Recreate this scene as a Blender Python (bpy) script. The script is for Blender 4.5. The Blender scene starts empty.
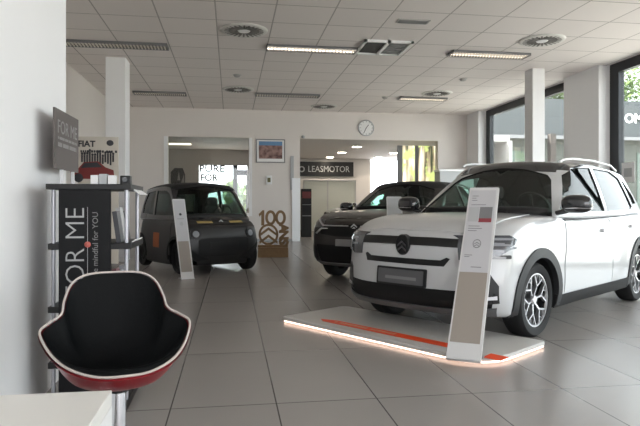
import bpy, bmesh, math, random
from mathutils import Vector, Matrix, noise
from mathutils.bvhtree import BVHTree
random.seed(7)
S = bpy.context.scene
COL = S.collection
PI = math.pi
R = math.radians

# ---------------------------------------------------------------- camera, world, sun, exposure
F = 580.0; HZ = 205.0; CAMZ = 1.15; YAW = math.atan(89 / F)
cd = bpy.data.cameras.new('camera'); cam = bpy.data.objects.new('camera', cd); COL.objects.link(cam)
cd.sensor_width = 36; cd.lens = F * 36 / 640; cd.clip_end = 300
cam.location = (0, 0, CAMZ); cam.rotation_euler = (PI / 2, 0, -YAW)
cd.shift_y = -(213 - HZ) / 640
cd.dof.use_dof = False
S.camera = cam
W = bpy.data.worlds.new('sky'); S.world = W; W.use_nodes = True
wn = W.node_tree; bg = wn.nodes['Background']
sky = wn.nodes.new('ShaderNodeTexSky'); sky.sky_type = 'HOSEK_WILKIE'; sky.sun_direction = Vector((.3, -.6, .75)).normalized(); sky.turbidity = 6
mx = wn.nodes.new('ShaderNodeMix'); mx.data_type = 'RGBA'; mx.inputs[0].default_value = .75
mx.inputs[7].default_value = (1.0, 1.02, 1.06, 1)
wn.links.new(sky.outputs[0], mx.inputs[6]); wn.links.new(mx.outputs[2], bg.inputs[0]); bg.inputs[1].default_value = 2.3
sl = bpy.data.lights.new('sun', 'SUN'); sl.energy = 13; sl.angle = R(2); sl.color = (1, .95, .88)
so = bpy.data.objects.new('sun', sl); COL.objects.link(so); so.rotation_euler = Vector((-.42, .40, .80)).to_track_quat('Z', 'Y').to_euler()
S.view_settings.view_transform = 'Standard'; S.view_settings.look = 'None'; S.view_settings.exposure = 1.6; S.view_settings.gamma = 1
S.cycles.max_bounces = 8; S.cycles.diffuse_bounces = 5; S.cycles.glossy_bounces = 4; S.cycles.transmission_bounces = 8; S.cycles.transparent_max_bounces = 16
S.cycles.sample_clamp_indirect = 6; S.cycles.caustics_reflective = False; S.cycles.caustics_refractive = False
S.cycles.use_denoising = True


def portal(name, loc, rot, sx, sy):
    l = bpy.data.lights.new(name, 'AREA'); l.shape = 'RECTANGLE'; l.size = sx; l.size_y = sy
    l.cycles.is_portal = True
    o = bpy.data.objects.new(name, l); COL.objects.link(o); o.location = loc; o.rotation_euler = rot
    return o


portal('daylight_portal', (8.3, 7.3, 2.07), (0, PI / 2, 0), 4.1, 8.3)
portal('daylight_portal', (8.3, 15.1, 2.07), (0, PI / 2, 0), 4.1, 4.8)
portal('daylight_portal', (8.3, -1.5, 2.07), (0, PI / 2, 0), 4.1, 8.3)
portal('daylight_portal', (2.5, -5.9, 2.07), (-PI / 2, 0, 0), 10, 4.1)


# ---------------------------------------------------------------- pixel helpers (plan a place on a real plane)
def ray(px, py):
    a = (px - 320) / F
    return Vector((a * math.cos(YAW) + math.sin(YAW), -a * math.sin(YAW) + math.cos(YAW), (HZ - py) / F))


def on_z(px, py, z): r = ray(px, py); return r * ((z - CAMZ) / r.z) + Vector((0, 0, CAMZ))
def on_y(px, py, y): r = ray(px, py); return r * (y / r.y) + Vector((0, 0, CAMZ))
def on_x(px, py, x): r = ray(px, py); return r * (x / r.x) + Vector((0, 0, CAMZ))
def on_d(px, py, d): return ray(px, py) * d + Vector((0, 0, CAMZ))


# ---------------------------------------------------------------- materials
def mat(name, col, rough=.5, metal=0, spec=.5, coat=0, noise_amt=0, noise_scale=8, emit=None, es=0, bump=0, bscale=40, trans=0, ior=1.45):
    m = bpy.data.materials.new(name); m.use_nodes = True
    nt = m.node_tree; b = nt.nodes['Principled BSDF']
    b.inputs['Base Color'].default_value = (*col, 1); b.inputs['Roughness'].default_value = rough
    b.inputs['Metallic'].default_value = metal; b.inputs['Specular IOR Level'].default_value = spec
    b.inputs['Coat Weight'].default_value = coat; b.inputs['Coat Roughness'].default_value = .04
    b.inputs['Transmission Weight'].default_value = trans; b.inputs['IOR'].default_value = ior
    tc = nt.nodes.new('ShaderNodeTexCoord')
    n = nt.nodes.new('ShaderNodeTexNoise'); n.inputs['Scale'].default_value = noise_scale
    nt.links.new(tc.outputs['Object'], n.inputs['Vector'])
    mr = nt.nodes.new('ShaderNodeMapRange'); nt.links.new(n.outputs['Fac'], mr.inputs[0])
    mr.inputs[3].default_value = 1 - noise_amt; mr.inputs[4].default_value = 1 + noise_amt
    mm = nt.nodes.new('ShaderNodeMix'); mm.data_type = 'RGBA'; mm.blend_type = 'MULTIPLY'; mm.inputs[0].default_value = 1
    mm.inputs[6].default_value = (*col, 1); nt.links.new(mr.outputs[0], mm.inputs[7]); nt.links.new(mm.outputs[2], b.inputs['Base Color'])
    if emit:
        b.inputs['Emission Color'].default_value = (*emit, 1); b.inputs['Emission Strength'].default_value = es
    if bump:
        bn = nt.nodes.new('ShaderNodeTexNoise'); bn.inputs['Scale'].default_value = bscale; bn.inputs['Detail'].default_value = 4
        nt.links.new(tc.outputs['Object'], bn.inputs['Vector'])
        bp = nt.nodes.new('ShaderNodeBump'); bp.inputs['Strength'].default_value = bump; bp.inputs['Distance'].default_value = .01
        nt.links.new(bn.outputs['Fac'], bp.inputs['Height']); nt.links.new(bp.outputs['Normal'], b.inputs['Normal'])
    return m


def glass_mat(name, tint, refl=.12, rough=.02):
    m = bpy.data.materials.new(name); m.use_nodes = True; nt = m.node_tree; nt.nodes.clear()
    out = nt.nodes.new('ShaderNodeOutputMaterial'); t = nt.nodes.new('ShaderNodeBsdfTransparent'); g = nt.nodes.new('ShaderNodeBsdfGlossy')
    t.inputs[0].default_value = (*tint, 1); g.inputs['Roughness'].default_value = rough
    fr = nt.nodes.new('ShaderNodeFresnel'); ge = nt.nodes.new('ShaderNodeNewGeometry'); io = nt.nodes.new('ShaderNodeMapRange')
    io.inputs[3].default_value = 1.5; io.inputs[4].default_value = 1.0; nt.links.new(ge.outputs['Backfacing'], io.inputs[0]); nt.links.new(io.outputs[0], fr.inputs[0])
    ad = nt.nodes.new('ShaderNodeMath'); ad.operation = 'ADD'; ad.inputs[1].default_value = refl; ad.use_clamp = True
    nt.links.new(fr.outputs[0], ad.inputs[0])
    mix = nt.nodes.new('ShaderNodeMixShader'); nt.links.new(ad.outputs[0], mix.inputs[0]); nt.links.new(t.outputs[0], mix.inputs[1]); nt.links.new(g.outputs[0], mix.inputs[2])
    nt.links.new(mix.outputs[0], out.inputs[0])
    return m


def tile_mat(name, col, line, sx, sy, ox, oy, w, rough, var=.02, spec=.5, stain=.05, nscale=1.5, lsoft=0):
    """rectangular tiles in object space with thin joints"""
    m = bpy.data.materials.new(name); m.use_nodes = True; nt = m.node_tree; b = nt.nodes['Principled BSDF']
    tc = nt.nodes.new('ShaderNodeTexCoord'); sp = nt.nodes.new('ShaderNodeSeparateXYZ'); nt.links.new(tc.outputs['Object'], sp.inputs[0])

    def M(op, a, c, clamp=False):
        q = nt.nodes.new('ShaderNodeMath'); q.operation = op; q.use_clamp = clamp
        for i, v in enumerate((a, c)):
            if v is None: continue
            if isinstance(v, (int, float)): q.inputs[i].default_value = v
            else: nt.links.new(v, q.inputs[i])
        return q.outputs[0]
    masks = []; cells = []
    for k, (s, o) in enumerate(((sx, ox), (sy, oy))):
        t = M('DIVIDE', M('SUBTRACT', sp.outputs[k], o), s)
        fr = M('FRACT', t, None); cells.append(M('FLOOR', t, None))
        d = M('MULTIPLY', M('MINIMUM', fr, M('SUBTRACT', 1.0, fr)), s)
        masks.append(M('LESS_THAN', d, w / 2))
    mask = M('MAXIMUM', masks[0], masks[1])
    cb = nt.nodes.new('ShaderNodeCombineXYZ'); nt.links.new(cells[0], cb.inputs[0]); nt.links.new(cells[1], cb.inputs[1])
    wn_ = nt.nodes.new('ShaderNodeTexWhiteNoise'); wn_.noise_dimensions = '3D'; nt.links.new(cb.outputs[0], wn_.inputs['Vector'])
    n = nt.nodes.new('ShaderNodeTexNoise'); n.inputs['Scale'].default_value = nscale; n.inputs['Detail'].default_value = 6; nt.links.new(tc.outputs['Object'], n.inputs['Vector'])
    v = M('ADD', M('MULTIPLY', M('SUBTRACT', wn_.outputs['Value'], .5), var * 2), M('MULTIPLY', M('SUBTRACT', n.outputs['Fac'], .5), stain * 2))
    v = M('ADD', v, 1.0)
    mm = nt.nodes.new('ShaderNodeMix'); mm.data_type = 'RGBA'; mm.blend_type = 'MULTIPLY'; mm.inputs[0].default_value = 1
    mm.inputs[6].default_value = (*col, 1); nt.links.new(v, mm.inputs[7])
    m2 = nt.nodes.new('ShaderNodeMix'); m2.data_type = 'RGBA'; nt.links.new(mask, m2.inputs[0]); nt.links.new(mm.outputs[2], m2.inputs[6]); m2.inputs[7].default_value = (*line, 1)
    nt.links.new(m2.outputs[2], b.inputs['Base Color']); b.inputs['Roughness'].default_value = rough; b.inputs['Specular IOR Level'].default_value = spec
    bp = nt.nodes.new('ShaderNodeBump'); bp.inputs['Strength'].default_value = .3; bp.inputs['Distance'].default_value = .003; bp.invert = True
    nt.links.new(mask, bp.inputs['Height']); nt.links.new(bp.outputs[0], b.inputs['Normal'])
    return m


M_WALL = mat('wall_paint', (.70, .655, .625), .7, noise_amt=.02, noise_scale=2)
M_WALLW = mat('white_paint', (.80, .795, .80), .6, noise_amt=.015, noise_scale=2)
M_FLOOR = tile_mat('floor_tiles', (.305, .284, .270), (.085, .078, .074), .597, 1.2, .26, 3.36, .008, .27, .025, .5, .04)
M_CEIL = tile_mat('ceiling_panels', (.82, .765, .74), (.46, .42, .40), .91, .86, -.235, 8.68, .022, .85, .02, .2, .01)
M_BLACKFRAME = mat('black_aluminium', (.018, .02, .024), .35, .3)
M_BLACK = mat('black_plastic', (.006, .006, .0065), .42)
M_BLACKM = mat('matt_black', (.009, .009, .0095), .7)
M_RUBBER = mat('rubber', (.008, .008, .0085), .75)
M_CHROME = mat('chrome', (.75, .75, .77), .12, 1)
M_SILVER = mat('silver_alloy', (.62, .62, .64), .3, .9)
M_WHITEP = mat('white_plastic', (.78, .78, .78), .4)
M_ORANGE = mat('orange_vinyl', (.85, .075, .012), .45)
M_LED = mat('led_strip', (1, .9, .85), .5, emit=(1, .70, .55), es=1.5)
M_PLAT = mat('platform_laminate', (.56, .545, .52), .35, noise_amt=.02)
M_WOOD = mat('cut_plywood', (.27, .165, .08), .6, noise_amt=.15, noise_scale=14)
M_REDLEATHER = mat('red_leather', (.20, .006, .012), .3, coat=.3)
M_BLKLEATHER = mat('black_leather', (.004, .0045, .005), .55, spec=.10, noise_amt=.1, bump=.15, bscale=60)
M_PIPING = mat('white_piping', (.50, .44, .41), .45)
M_TABLE = mat('white_laminate', (.70, .69, .66), .45)
M_GLASS = glass_mat('window_glass', (.93, .96, .95), .02)
M_CARGLASS = glass_mat('car_glass', (.80, .90, .86), .0)
M_CARGLASSD = glass_mat('privacy_glass', (.50, .57, .55), .01)
M_ACRYL = glass_mat('clear_acrylic', (.86, .90, .92), .06)
M_LAMPGLASS = mat('lamp_housing', (.045, .05, .06), .12, spec=.8, coat=.8)
M_LEDLENS = mat('lamp_lens', (.26, .27, .29), .15, coat=.6)
M_RED = mat('red_lens', (.35, .01, .01), .2, coat=.6)
M_TEXTW = mat('white_lettering', (.80, .80, .80), .5)
M_TEXTD = mat('dark_lettering', (.03, .03, .035), .5)
M_GREY = mat('mid_grey', (.20, .20, .205), .5)
M_LGREY = mat('light_grey', (.42, .43, .44), .5)
M_TAUPE = mat('taupe_panel', (.30, .265, .235), .5)
M_SIGN = mat('grey_brown_sign', (.095, .080, .076), .5)
M_INT = mat('car_interior', (.010, .010, .010), .7)
M_SEAT = mat('seat_fabric', (.03, .03, .032), .8)
M_DIFF = mat('diffuser_metal', (.40, .385, .37), .45)
M_DARK = mat('dark_void', (.006, .006, .006), .9)


# ---------------------------------------------------------------- mesh helpers
def tag(o, label=None, cat=None, group=None, kind=None):
    if label: o['label'] = label
    if cat: o['category'] = cat
    if group: o['group'] = group
    if kind: o['kind'] = kind
    return o


def link(name, me, parent=None, mats=()):
    o = bpy.data.objects.new(name, me); COL.objects.link(o)
    for m in (mats if isinstance(mats, (list, tuple)) else [mats]): me.materials.append(m)
    if parent: o.parent = parent
    return o


def empty(name, loc, rz=0, label=None, cat=None, group=None):
    o = bpy.data.objects.new(name, None); COL.objects.link(o); o.location = loc; o.rotation_euler = (0, 0, rz); o.empty_display_size = .1
    return tag(o, label, cat, group)


def obj(name, bm, m, parent=None, smooth=False, bevel=0, angle=35):
    me = bpy.data.meshes.new(name)
    bmesh.ops.recalc_face_normals(bm, faces=bm.faces[:])
    bm.to_mesh(me); bm.free()
    o = link(name, me, parent, m)
    if smooth:
        me.polygons.foreach_set('use_smooth', [True] * len(me.polygons))
        try: me.set_sharp_from_angle(angle=R(angle))
        except Exception: pass
    if bevel:
        b = o.modifiers.new('bevel', 'BEVEL'); b.width = bevel; b.segments = 2; b.limit_method = 'ANGLE'; b.angle_limit = R(40)
    return o


def B(): return bmesh.new()


def box(bm, x0, x1, y0, y1, z0, z1, mi=0, M=None):
    vs = [bm.verts.new((x, y, z)) for x in (x0, x1) for y in (y0, y1) for z in (z0, z1)]
    if M:
        for v in vs: v.co = M @ v.co
    for f in ((0, 1, 3, 2), (4, 6, 7, 5), (0, 4, 5, 1), (2, 3, 7, 6), (0, 2, 6, 4), (1, 5, 7, 3)):
        bm.faces.new([vs[i] for i in f]).material_index = mi
    return vs


def prism(bm, pts, z0, z1, M=None, mi=0):
    """polygon in local XY extruded along Z, M maps to place"""
    M = M or Matrix()
    a = [bm.verts.new(M @ Vector((p[0], p[1], z0))) for p in pts]; b = [bm.verts.new(M @ Vector((p[0], p[1], z1))) for p in pts]
    n = len(pts)
    fs = [bm.faces.new(a[::-1]), bm.faces.new(b)]
    for i in range(n): fs.append(bm.faces.new((a[i], a[(i + 1) % n], b[(i + 1) % n], b[i])))
    for f in fs: f.material_index = mi


def lathe(bm, prof, n=32, M=None, mi=0, cap=True):
    """prof list of (r, z)"""
    M = M or Matrix()
    rings = []
    for r, z in prof:
        if r < 1e-6: rings.append([bm.verts.new(M @ Vector((0, 0, z)))])
        else: rings.append([bm.verts.new(M @ Vector((r * math.cos(2 * PI * k / n), r * math.sin(2 * PI * k / n), z))) for k in range(n)])
    for a, b in zip(rings, rings[1:]):
        for k in range(n):
            k2 = (k + 1) % n
            if len(a) == 1 and len(b) == 1: continue
            if len(a) == 1: f = bm.faces.new((a[0], b[k], b[k2]))
            elif len(b) == 1: f = bm.faces.new((a[k], b[0], a[k2]))
            else: f = bm.faces.new((a[k], b[k], b[k2], a[k2]))
            f.material_index = mi


def tube(bm, pts, r, n=8, closed=False, mi=0):
    pts = [Vector(p) for p in pts]; N = len(pts); rings = []
    up = Vector((0, 0, 1)); prev = None
    for i, p in enumerate(pts):
        if closed: t = pts[(i + 1) % N] - pts[i - 1]
        else: t = pts[min(i + 1, N - 1)] - pts[max(i - 1, 0)]
        t.normalize()
        if prev is None:
            a = t.cross(up if abs(t.z) < .9 else Vector((1, 0, 0))).normalized()
        else: a = (prev - t * prev.dot(t)).normalized()
        prev = a; b = t.cross(a); rr = r[i] if isinstance(r, (list, tuple)) else r
        rings.append([bm.verts.new(p + a * rr * math.cos(2 * PI * k / n) + b * rr * math.sin(2 * PI * k / n)) for k in range(n)])
    for i in range(N if closed else N - 1):
        A, C = rings[i], rings[(i + 1) % N]
        for k in range(n): bm.faces.new((A[k], A[(k + 1) % n], C[(k + 1) % n], C[k])).material_index = mi
    if not closed:
        bm.faces.new(rings[0][::-1]).material_index = mi; bm.faces.new(rings[-1]).material_index = mi


def text(name, s, size, M, m, parent=None, ext=.002, align='CENTER', sx=1.0, bold=0):
    cu = bpy.data.curves.new(name, 'FONT'); cu.body = s; cu.size = size; cu.extrude = ext; cu.align_x = align; cu.align_y = 'CENTER'; cu.offset = bold
    cu.resolution_u = 3
    t = bpy.data.objects.new(name, cu); COL.objects.link(t)
    dg = bpy.context.evaluated_depsgraph_get(); dg.update()
    me = bpy.data.meshes.new_from_object(t.evaluated_get(dg)); bpy.data.objects.remove(t); bpy.data.curves.remove(cu)
    me.name = name; me.transform(Matrix.Diagonal((sx, 1, 1, 1))); me.transform(M)
    me.materials.clear()
    return link(name, me, parent, m)


def frame(o, x, y, z=None):
    """matrix whose local X, Y are the given vectors, at o"""
    x = Vector(x).normalized(); y = Vector(y).normalized(); z = x.cross(y).normalized()
    m = Matrix((x, y, z)).transposed().to_4x4(); m.translation = Vector(o); return m


def dashes(name, total, h, M, m, parent, seed=1):
    """a row of small bars: print too small to read"""
    rnd = random.Random(seed); bm = B(); x = -total / 2
    while x < total / 2:
        w = h * rnd.uniform(.5, .9); prism(bm, [(x, -h / 2), (min(x + w, total / 2), -h / 2), (min(x + w, total / 2), h / 2), (x, h / 2)], 0, .0012, M); x += w + h * (.25 if rnd.random() < .8 else .9)
    return obj(name, bm, m, parent)


def lerp(a, b, t): return a + (b - a) * t


def interp(pts, x):
    if x <= pts[0][0]: return pts[0][1]
    for (x0, y0), (x1, y1) in zip(pts, pts[1:]):
        if x <= x1:
            t = (x - x0) / (x1 - x0)
            i = pts.index((x0, y0))
            m0 = (y1 - y0) / (x1 - x0); m1 = m0
            if i > 0: m0 = .5 * (m0 + (y0 - pts[i - 1][1]) / (x0 - pts[i - 1][0]))
            if i + 2 < len(pts): m1 = .5 * (m1 + (pts[i + 2][1] - y1) / (pts[i + 2][0] - x1))
            h = x1 - x0; t2 = t * t; t3 = t2 * t
            return (2 * t3 - 3 * t2 + 1) * y0 + (t3 - 2 * t2 + t) * h * m0 + (-2 * t3 + 3 * t2) * y1 + (t3 - t2) * h * m1
    return pts[-1][1]


# ================================================================ THE SETTING
ZC = 4.15; XR = 7.79; XG = 8.10; YB = 18.4; XL = -3.43


def struct(name, bm, m, parent=None, **k):
    o = obj(name, bm, m, parent, **k)
    if not parent: o['kind'] = 'structure'
    return o


bm = B(); box(bm, -3.6, 9.4, -6.2, 27.2, -.2, 0); struct('floor', bm, M_FLOOR)
bm = B(); box(bm, -3.6, 8.3, -6.2, YB + .2, ZC, ZC + .25); struct('ceiling', bm, M_CEIL)
# left wall with the nearer partition block that carries the leaflet display
bm = B(); box(bm, XL - .2, XL, 4.2, YB, 0, ZC); struct('wall_left', bm, M_WALL)
bm = B(); box(bm, XL - .2, -1.12, -6, 4.2, 0, ZC); struct('wall_left_partition', bm, M_WALLW)
# back wall with two openings
XO0 = on_y(168, 0, YB).x; XO1 = on_y(249, 0, YB).x; XQ0 = on_y(300, 0, YB).x; XQ1 = on_y(438, 0, YB).x; ZH = 3.27
bm = B()
box(bm, XL, XO0, YB, YB + .2, 0, ZC); box(bm, XO0, XO1, YB, YB + .2, ZH, ZC); box(bm, XO0, XO1, YB, YB + .2, 0, .9); box(bm, XO1, XQ0, YB, YB + .2, 0, ZC)
box(bm, XQ0, XQ1, YB, YB + .2, ZH, ZC); box(bm, XQ1, XG + .1, YB, YB + .2, 0, ZC)
struct('wall_back', bm, M_WALL)
# right wall: solid piers, full height openings between them
bm = B()
box(bm, XR, XG + .15, 17.5, YB, 0, ZC); box(bm, XR, XG + .15, 11.38, 12.7, 0, ZC); box(bm, XR, XG + .15, 2.4, 3.1, 0, ZC); box(bm, XR, XG + .15, -6.2, -5.6, 0, ZC)
struct('wall_right', bm, M_WALLW)


def big_window(name, y0, y1, mull):
    bm = B(); w = .13
    box(bm, XG - .05, XG + .08, y0, y1, ZC - .20, ZC); box(bm, XG - .05, XG + .08, y0, y1, 0, .10)
    box(bm, XG - .05, XG + .08, y0, y0 + w, .10, ZC - .20); box(bm, XG - .05, XG + .08, y1 - w * 2.2, y1, .10, ZC - .20)
    for m in mull: box(bm, XG - .05, XG + .08, m - w / 2, m + w / 2, .10, ZC - .20)
    f = obj(name, bm, M_BLACKFRAME); f['kind'] = 'structure'
    ys = [y0 + w] + [q for m in mull for q in (m - w / 2, m + w / 2)] + [y1 - w * 2.2]
    for a, b in zip(ys[::2], ys[1::2]):
        bm = B(); box(bm, XG, XG + .02, a, b, .10, ZC - .20); obj('pane', bm, M_GLASS, f)


big_window('window_1', 12.7, 17.5, [])
big_window('window_2', 3.1, 11.38, [7.2])
big_window('window_3', -5.6, 2.4, [-1.6])
# glazed front behind the camera
bm = B(); box(bm, XL, 8.2, -6.2, -6.0, ZC - .3, ZC); box(bm, XL, -1.0, -6.2, -6.0, 0, ZC - .3)
for x in (-1.0, 1.8, 4.7, 7.7): box(bm, x, x + .14, -6.15, -6.0, 0, ZC - .3)
struct('wall_front', bm, M_BLACKFRAME)

# pillars
def pillar(name, x0, x1, y0, y1, label):
    bm = B(); box(bm, x0, x1, y0, y1, 0, ZC); o = obj(name, bm, M_WALLW, bevel=.01); o['kind'] = 'structure'


pillar('pillar_left', -2.51, -2.12, 12.25, 12.75, '')
pillar('pillar_right', 6.53, 6.82, 11.85, 12.2, '')

# baseboard
bm = B(); box(bm, XL, XL + .015, 4.2, YB, 0, .08); struct('baseboard_left', bm, M_LGREY)
bm = B(); box(bm, XL + .015, XO1, YB - .015, YB, 0, .08); box(bm, XO1, XQ0, YB - .015, YB, 0, .08); box(bm, XQ1, XR, YB - .015, YB, 0, .08); struct('baseboard_back', bm, M_LGREY)

# reveal trims of the interior window and the white frame at the wide opening
bm = B(); w = .12
for a, b_, c, d in ((XO0 - w, XO0, .9, ZH), (XO1, XO1 + w * .8, .9, ZH), (XO0 - w, XO1 + w * .8, .8, .9)): box(bm, a, b_, YB - .03, YB + .0, c, d)
win4 = struct('window_4', bm, M_WALLW)
bm = B(); box(bm, XO0, XO1, YB + .08, YB + .1, .9, ZH); obj('pane', bm, M_GLASS, win4)
p0 = on_y(292, 0, YB).x
bm = B(); box(bm, p0, XQ0, YB - .05, YB, 0, on_y(0, 176, YB).z); struct('trim_opening', bm, mat('door_frame_white', (.85, .87, .9), .4))

# ---- rooms behind
xw = on_y(285, 0, YB + .2).x
YF = 26.8; ZB = 3.32
M_BACK = mat('back_room_paint', (.62, .60, .58), .7); M_BEIGE = mat('beige_paint', (.50, .45, .41), .7)
bm = B(); box(bm, xw, 9.4, YB + .2, YF + .2, ZB, ZB + .2); box(bm, -3.6, xw, YB + .2, 23.12, ZB, ZB + .2); struct('ceiling_back_room', bm, M_BACK)
bm = B()
wx0 = on_y(370.5, 0, YF).x; wx1 = on_y(399, 0, YF).x + .3; wz1 = on_y(0, 155, YF).z
box(bm, xw, wx0, YF, YF + .2, 0, ZB); box(bm, wx1, 9.4, YF, YF + .2, 0, ZB); box(bm, wx0, wx1, YF, YF + .2, wz1, ZB); box(bm, wx0, wx1, YF, YF + .2, 0, 1.0)
struct('wall_back_room', bm, M_BACK)
bm = B(); box(bm, -3.7, -3.6, YB, 23.12, 0, ZB); box(bm, 9.3, 9.4, YB, YF, 0, ZB); struct('wall_back_room_sides', bm, M_BACK)
# wall between office and back hall
bm = B(); box(bm, xw, xw + .12, YB + .2, YF, 0, ZB); struct('wall_office_side', bm, M_BEIGE)
# office rear wall with a bright window and a dark-framed glazed door
YO = 23.0
ox = [on_y(p, 0, YO).x for p in (199, 233, 237, 247)]; oz0 = on_y(0, 163, YO).z
bm = B()
box(bm, -3.6, ox[0], YO, YO + .12, 0, ZB); box(bm, ox[0], xw, YO, YO + .12, oz0, ZB); box(bm, ox[0], ox[1], YO, YO + .12, 0, 1.2); box(bm, ox[3], xw, YO, YO + .12, 0, oz0)
struct('wall_office_rear', bm, M_BEIGE)
bm = B(); t = .09
zt = on_y(0, 168.5, YO).z
box(bm, ox[1], ox[2] + .02, YO - .03, YO + .1, 0, oz0); box(bm, ox[2], ox[3], YO - .03, YO + .1, zt - .18, zt + .03); box(bm, ox[3] - .03, ox[3], YO - .03, YO + .1, 0, zt)
dr = struct('door_1', bm, M_BLACKFRAME)
bm = B(); box(bm, ox[2] + .02, ox[3] - .03, YO, YO + .02, 0, zt - .18); obj('pane', bm, M_GLASS, dr)


# ================================================================ CARS
def axis_samples(n, r):
    inner = [lerp(-(1 - r), 1 - r, i / n) for i in range(n + 1)]
    k = [1 - r + r * math.tan(PI / 4 * j / 3) for j in (1, 2, 3)]
    return [-q for q in k[::-1]] + inner + k


def hull(fn, n, r):
    """rounded box surface mapped through fn; returns (verts, faces)"""
    ax = [axis_samples(n[i], r[i]) for i in range(3)]
    vid = {}; verts = []; faces = []

    def vert(i, j, k):
        key = (i, j, k)
        if key not in vid:
            p = [ax[0][i], ax[1][j], ax[2][k]]; q = [max(-(1 - r[a]), min(1 - r[a], p[a])) for a in range(3)]
            d = Vector([(p[a] - q[a]) / r[a] for a in range(3)])
            if d.length > 1e-9: d.normalize()
            vid[key] = len(verts); verts.append(Vector(fn(*[q[a] + d[a] * r[a] for a in range(3)])))
        return vid[key]
    N = [len(a) - 1 for a in ax]
    for i in range(N[0]):
        for j in range(N[1]):
            faces.append((vert(i, j, 0), vert(i, j + 1, 0), vert(i + 1, j + 1, 0), vert(i + 1, j, 0)))
            faces.append((vert(i, j, N[2]), vert(i + 1, j, N[2]), vert(i + 1, j + 1, N[2]), vert(i, j + 1, N[2])))
    for i in range(N[0]):
        for k in range(N[2]):
            faces.append((vert(i, 0, k), vert(i + 1, 0, k), vert(i + 1, 0, k + 1), vert(i, 0, k + 1)))
            faces.append((vert(i, N[1], k), vert(i, N[1], k + 1), vert(i + 1, N[1], k + 1), vert(i + 1, N[1], k)))
    for j in range(N[1]):
        for k in range(N[2]):
            faces.append((vert(0, j, k), vert(0, j, k + 1), vert(0, j + 1, k + 1), vert(0, j + 1, k)))
            faces.append((vert(N[0], j, k), vert(N[0], j + 1, k), vert(N[0], j + 1, k + 1), vert(N[0], j, k + 1)))
    return verts, faces


def hull_mesh(name, vf, m, parent=None):
    me = bpy.data.meshes.new(name); me.from_pydata(vf[0], [], vf[1]); me.update()
    bm = B(); bm.from_mesh(me); bmesh.ops.remove_doubles(bm, verts=bm.verts[:], dist=1e-5); bmesh.ops.recalc_face_normals(bm, faces=bm.faces[:]); bm.to_mesh(me); bm.free()
    o = link(name, me, parent, m)
    return o


def apply_mods(o, smooth=True, angle=40):
    dg = bpy.context.evaluated_depsgraph_get(); dg.update()
    me = bpy.data.meshes.new_from_object(o.evaluated_get(dg)); nm = o.data.name; o.modifiers.clear(); o.data = me; me.name = nm
    if smooth:
        me.polygons.foreach_set('use_smooth', [True] * len(me.polygons))
        me.set_sharp_from_angle(angle=R(angle))
    return o


def cut(o, bms, cm, solid=None):
    """subtract bmesh cutters; inner faces take material cm"""
    cs = []
    if solid:
        s = o.modifiers.new('s', 'SOLIDIFY'); s.thickness = solid; s.offset = -1; s.material_offset = 2
    for b in bms:
        me = bpy.data.meshes.new('c'); bmesh.ops.recalc_face_normals(b, faces=b.faces[:]); b.to_mesh(me); b.free(); me.materials.append(cm)
        c = bpy.data.objects.new('c', me); COL.objects.link(c); cs.append(c)
        q = o.modifiers.new('b', 'BOOLEAN'); q.operation = 'DIFFERENCE'; q.solver = 'EXACT'; q.object = c
        try: q.material_mode = 'TRANSFER'
        except Exception: pass
    par = o.parent; o.parent = None
    apply_mods(o)
    o.parent = par
    for c in cs: bpy.data.objects.remove(c)
    return o


def bvh_of(vf): return BVHTree.FromPolygons(vf[0], vf[1])


def patch(name, bvh, poly, axis, sign, m, parent, off=.004, thick=.012, step=.05, far=6.0):
    """a panel: 2D polygon laid on the hull along an axis, real thickness"""
    ia = {'x': 0, 'y': 1, 'z': 2}[axis]; oth = [a for a in range(3) if a != ia]
    bm = B(); vs = []
    for p in poly:
        c = [0, 0, 0]; c[oth[0]], c[oth[1]] = p; vs.append(bm.verts.new(c))
    bm.faces.new(vs)
    for a in oth:
        lo = min(v.co[a] for v in bm.verts); hi = max(v.co[a] for v in bm.verts); k = int((hi - lo) / step)
        for i in range(1, k + 1):
            co = [0, 0, 0]; no = [0, 0, 0]; co[a] = lo + (hi - lo) * i / (k + 1); no[a] = 1
            bmesh.ops.bisect_plane(bm, geom=bm.verts[:] + bm.edges[:] + bm.faces[:], plane_co=co, plane_no=no)
    bmesh.ops.triangulate(bm, faces=[f for f in bm.faces if len(f.verts) > 4])
    d = Vector((0, 0, 0)); d[ia] = -sign; top = {}; bot = {}
    for v in bm.verts:
        o = v.co.copy(); o[ia] = sign * far
        h, n, i, dist = bvh.ray_cast(o, d)
        if h is None:
            o[ia] = sign * .9; h, n, i, dist = bvh.find_nearest(o); n = -d
        if n.dot(d) > 0: n = -n
        n = (n * .6 - d * .4).normalized()
        top[v] = h + n * off; bot[v] = h + n * (off - thick)
    bedges = [e for e in bm.edges if len(e.link_faces) == 1]
    fl = [list(f.verts) for f in bm.faces]; be = [tuple(e.verts) for e in bedges]
    b2 = B(); T = {v: b2.verts.new(top[v]) for v in top}; Q = {v: b2.verts.new(bot[v]) for v in bot}
    for f in fl:
        try: b2.faces.new([T[v] for v in f]); b2.faces.new([Q[v] for v in f][::-1])
        except ValueError: pass
    for a, c in be:
        try: b2.faces.new((T[a], T[c], Q[c], Q[a]))
        except ValueError: pass
    bm.free()
    return obj(name, b2, m, parent, smooth=True, angle=38)


def ring_poly(cx, cz, r0, r1, a0, a1, n=20):
    o = [(cx + r1 * math.cos(lerp(a0, a1, i / n)), cz + r1 * math.sin(lerp(a0, a1, i / n))) for i in range(n + 1)]
    return o + [(cx + r0 * math.cos(lerp(a1, a0, i / n)), cz + r0 * math.sin(lerp(a1, a0, i / n))) for i in range(n + 1)]


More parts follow.
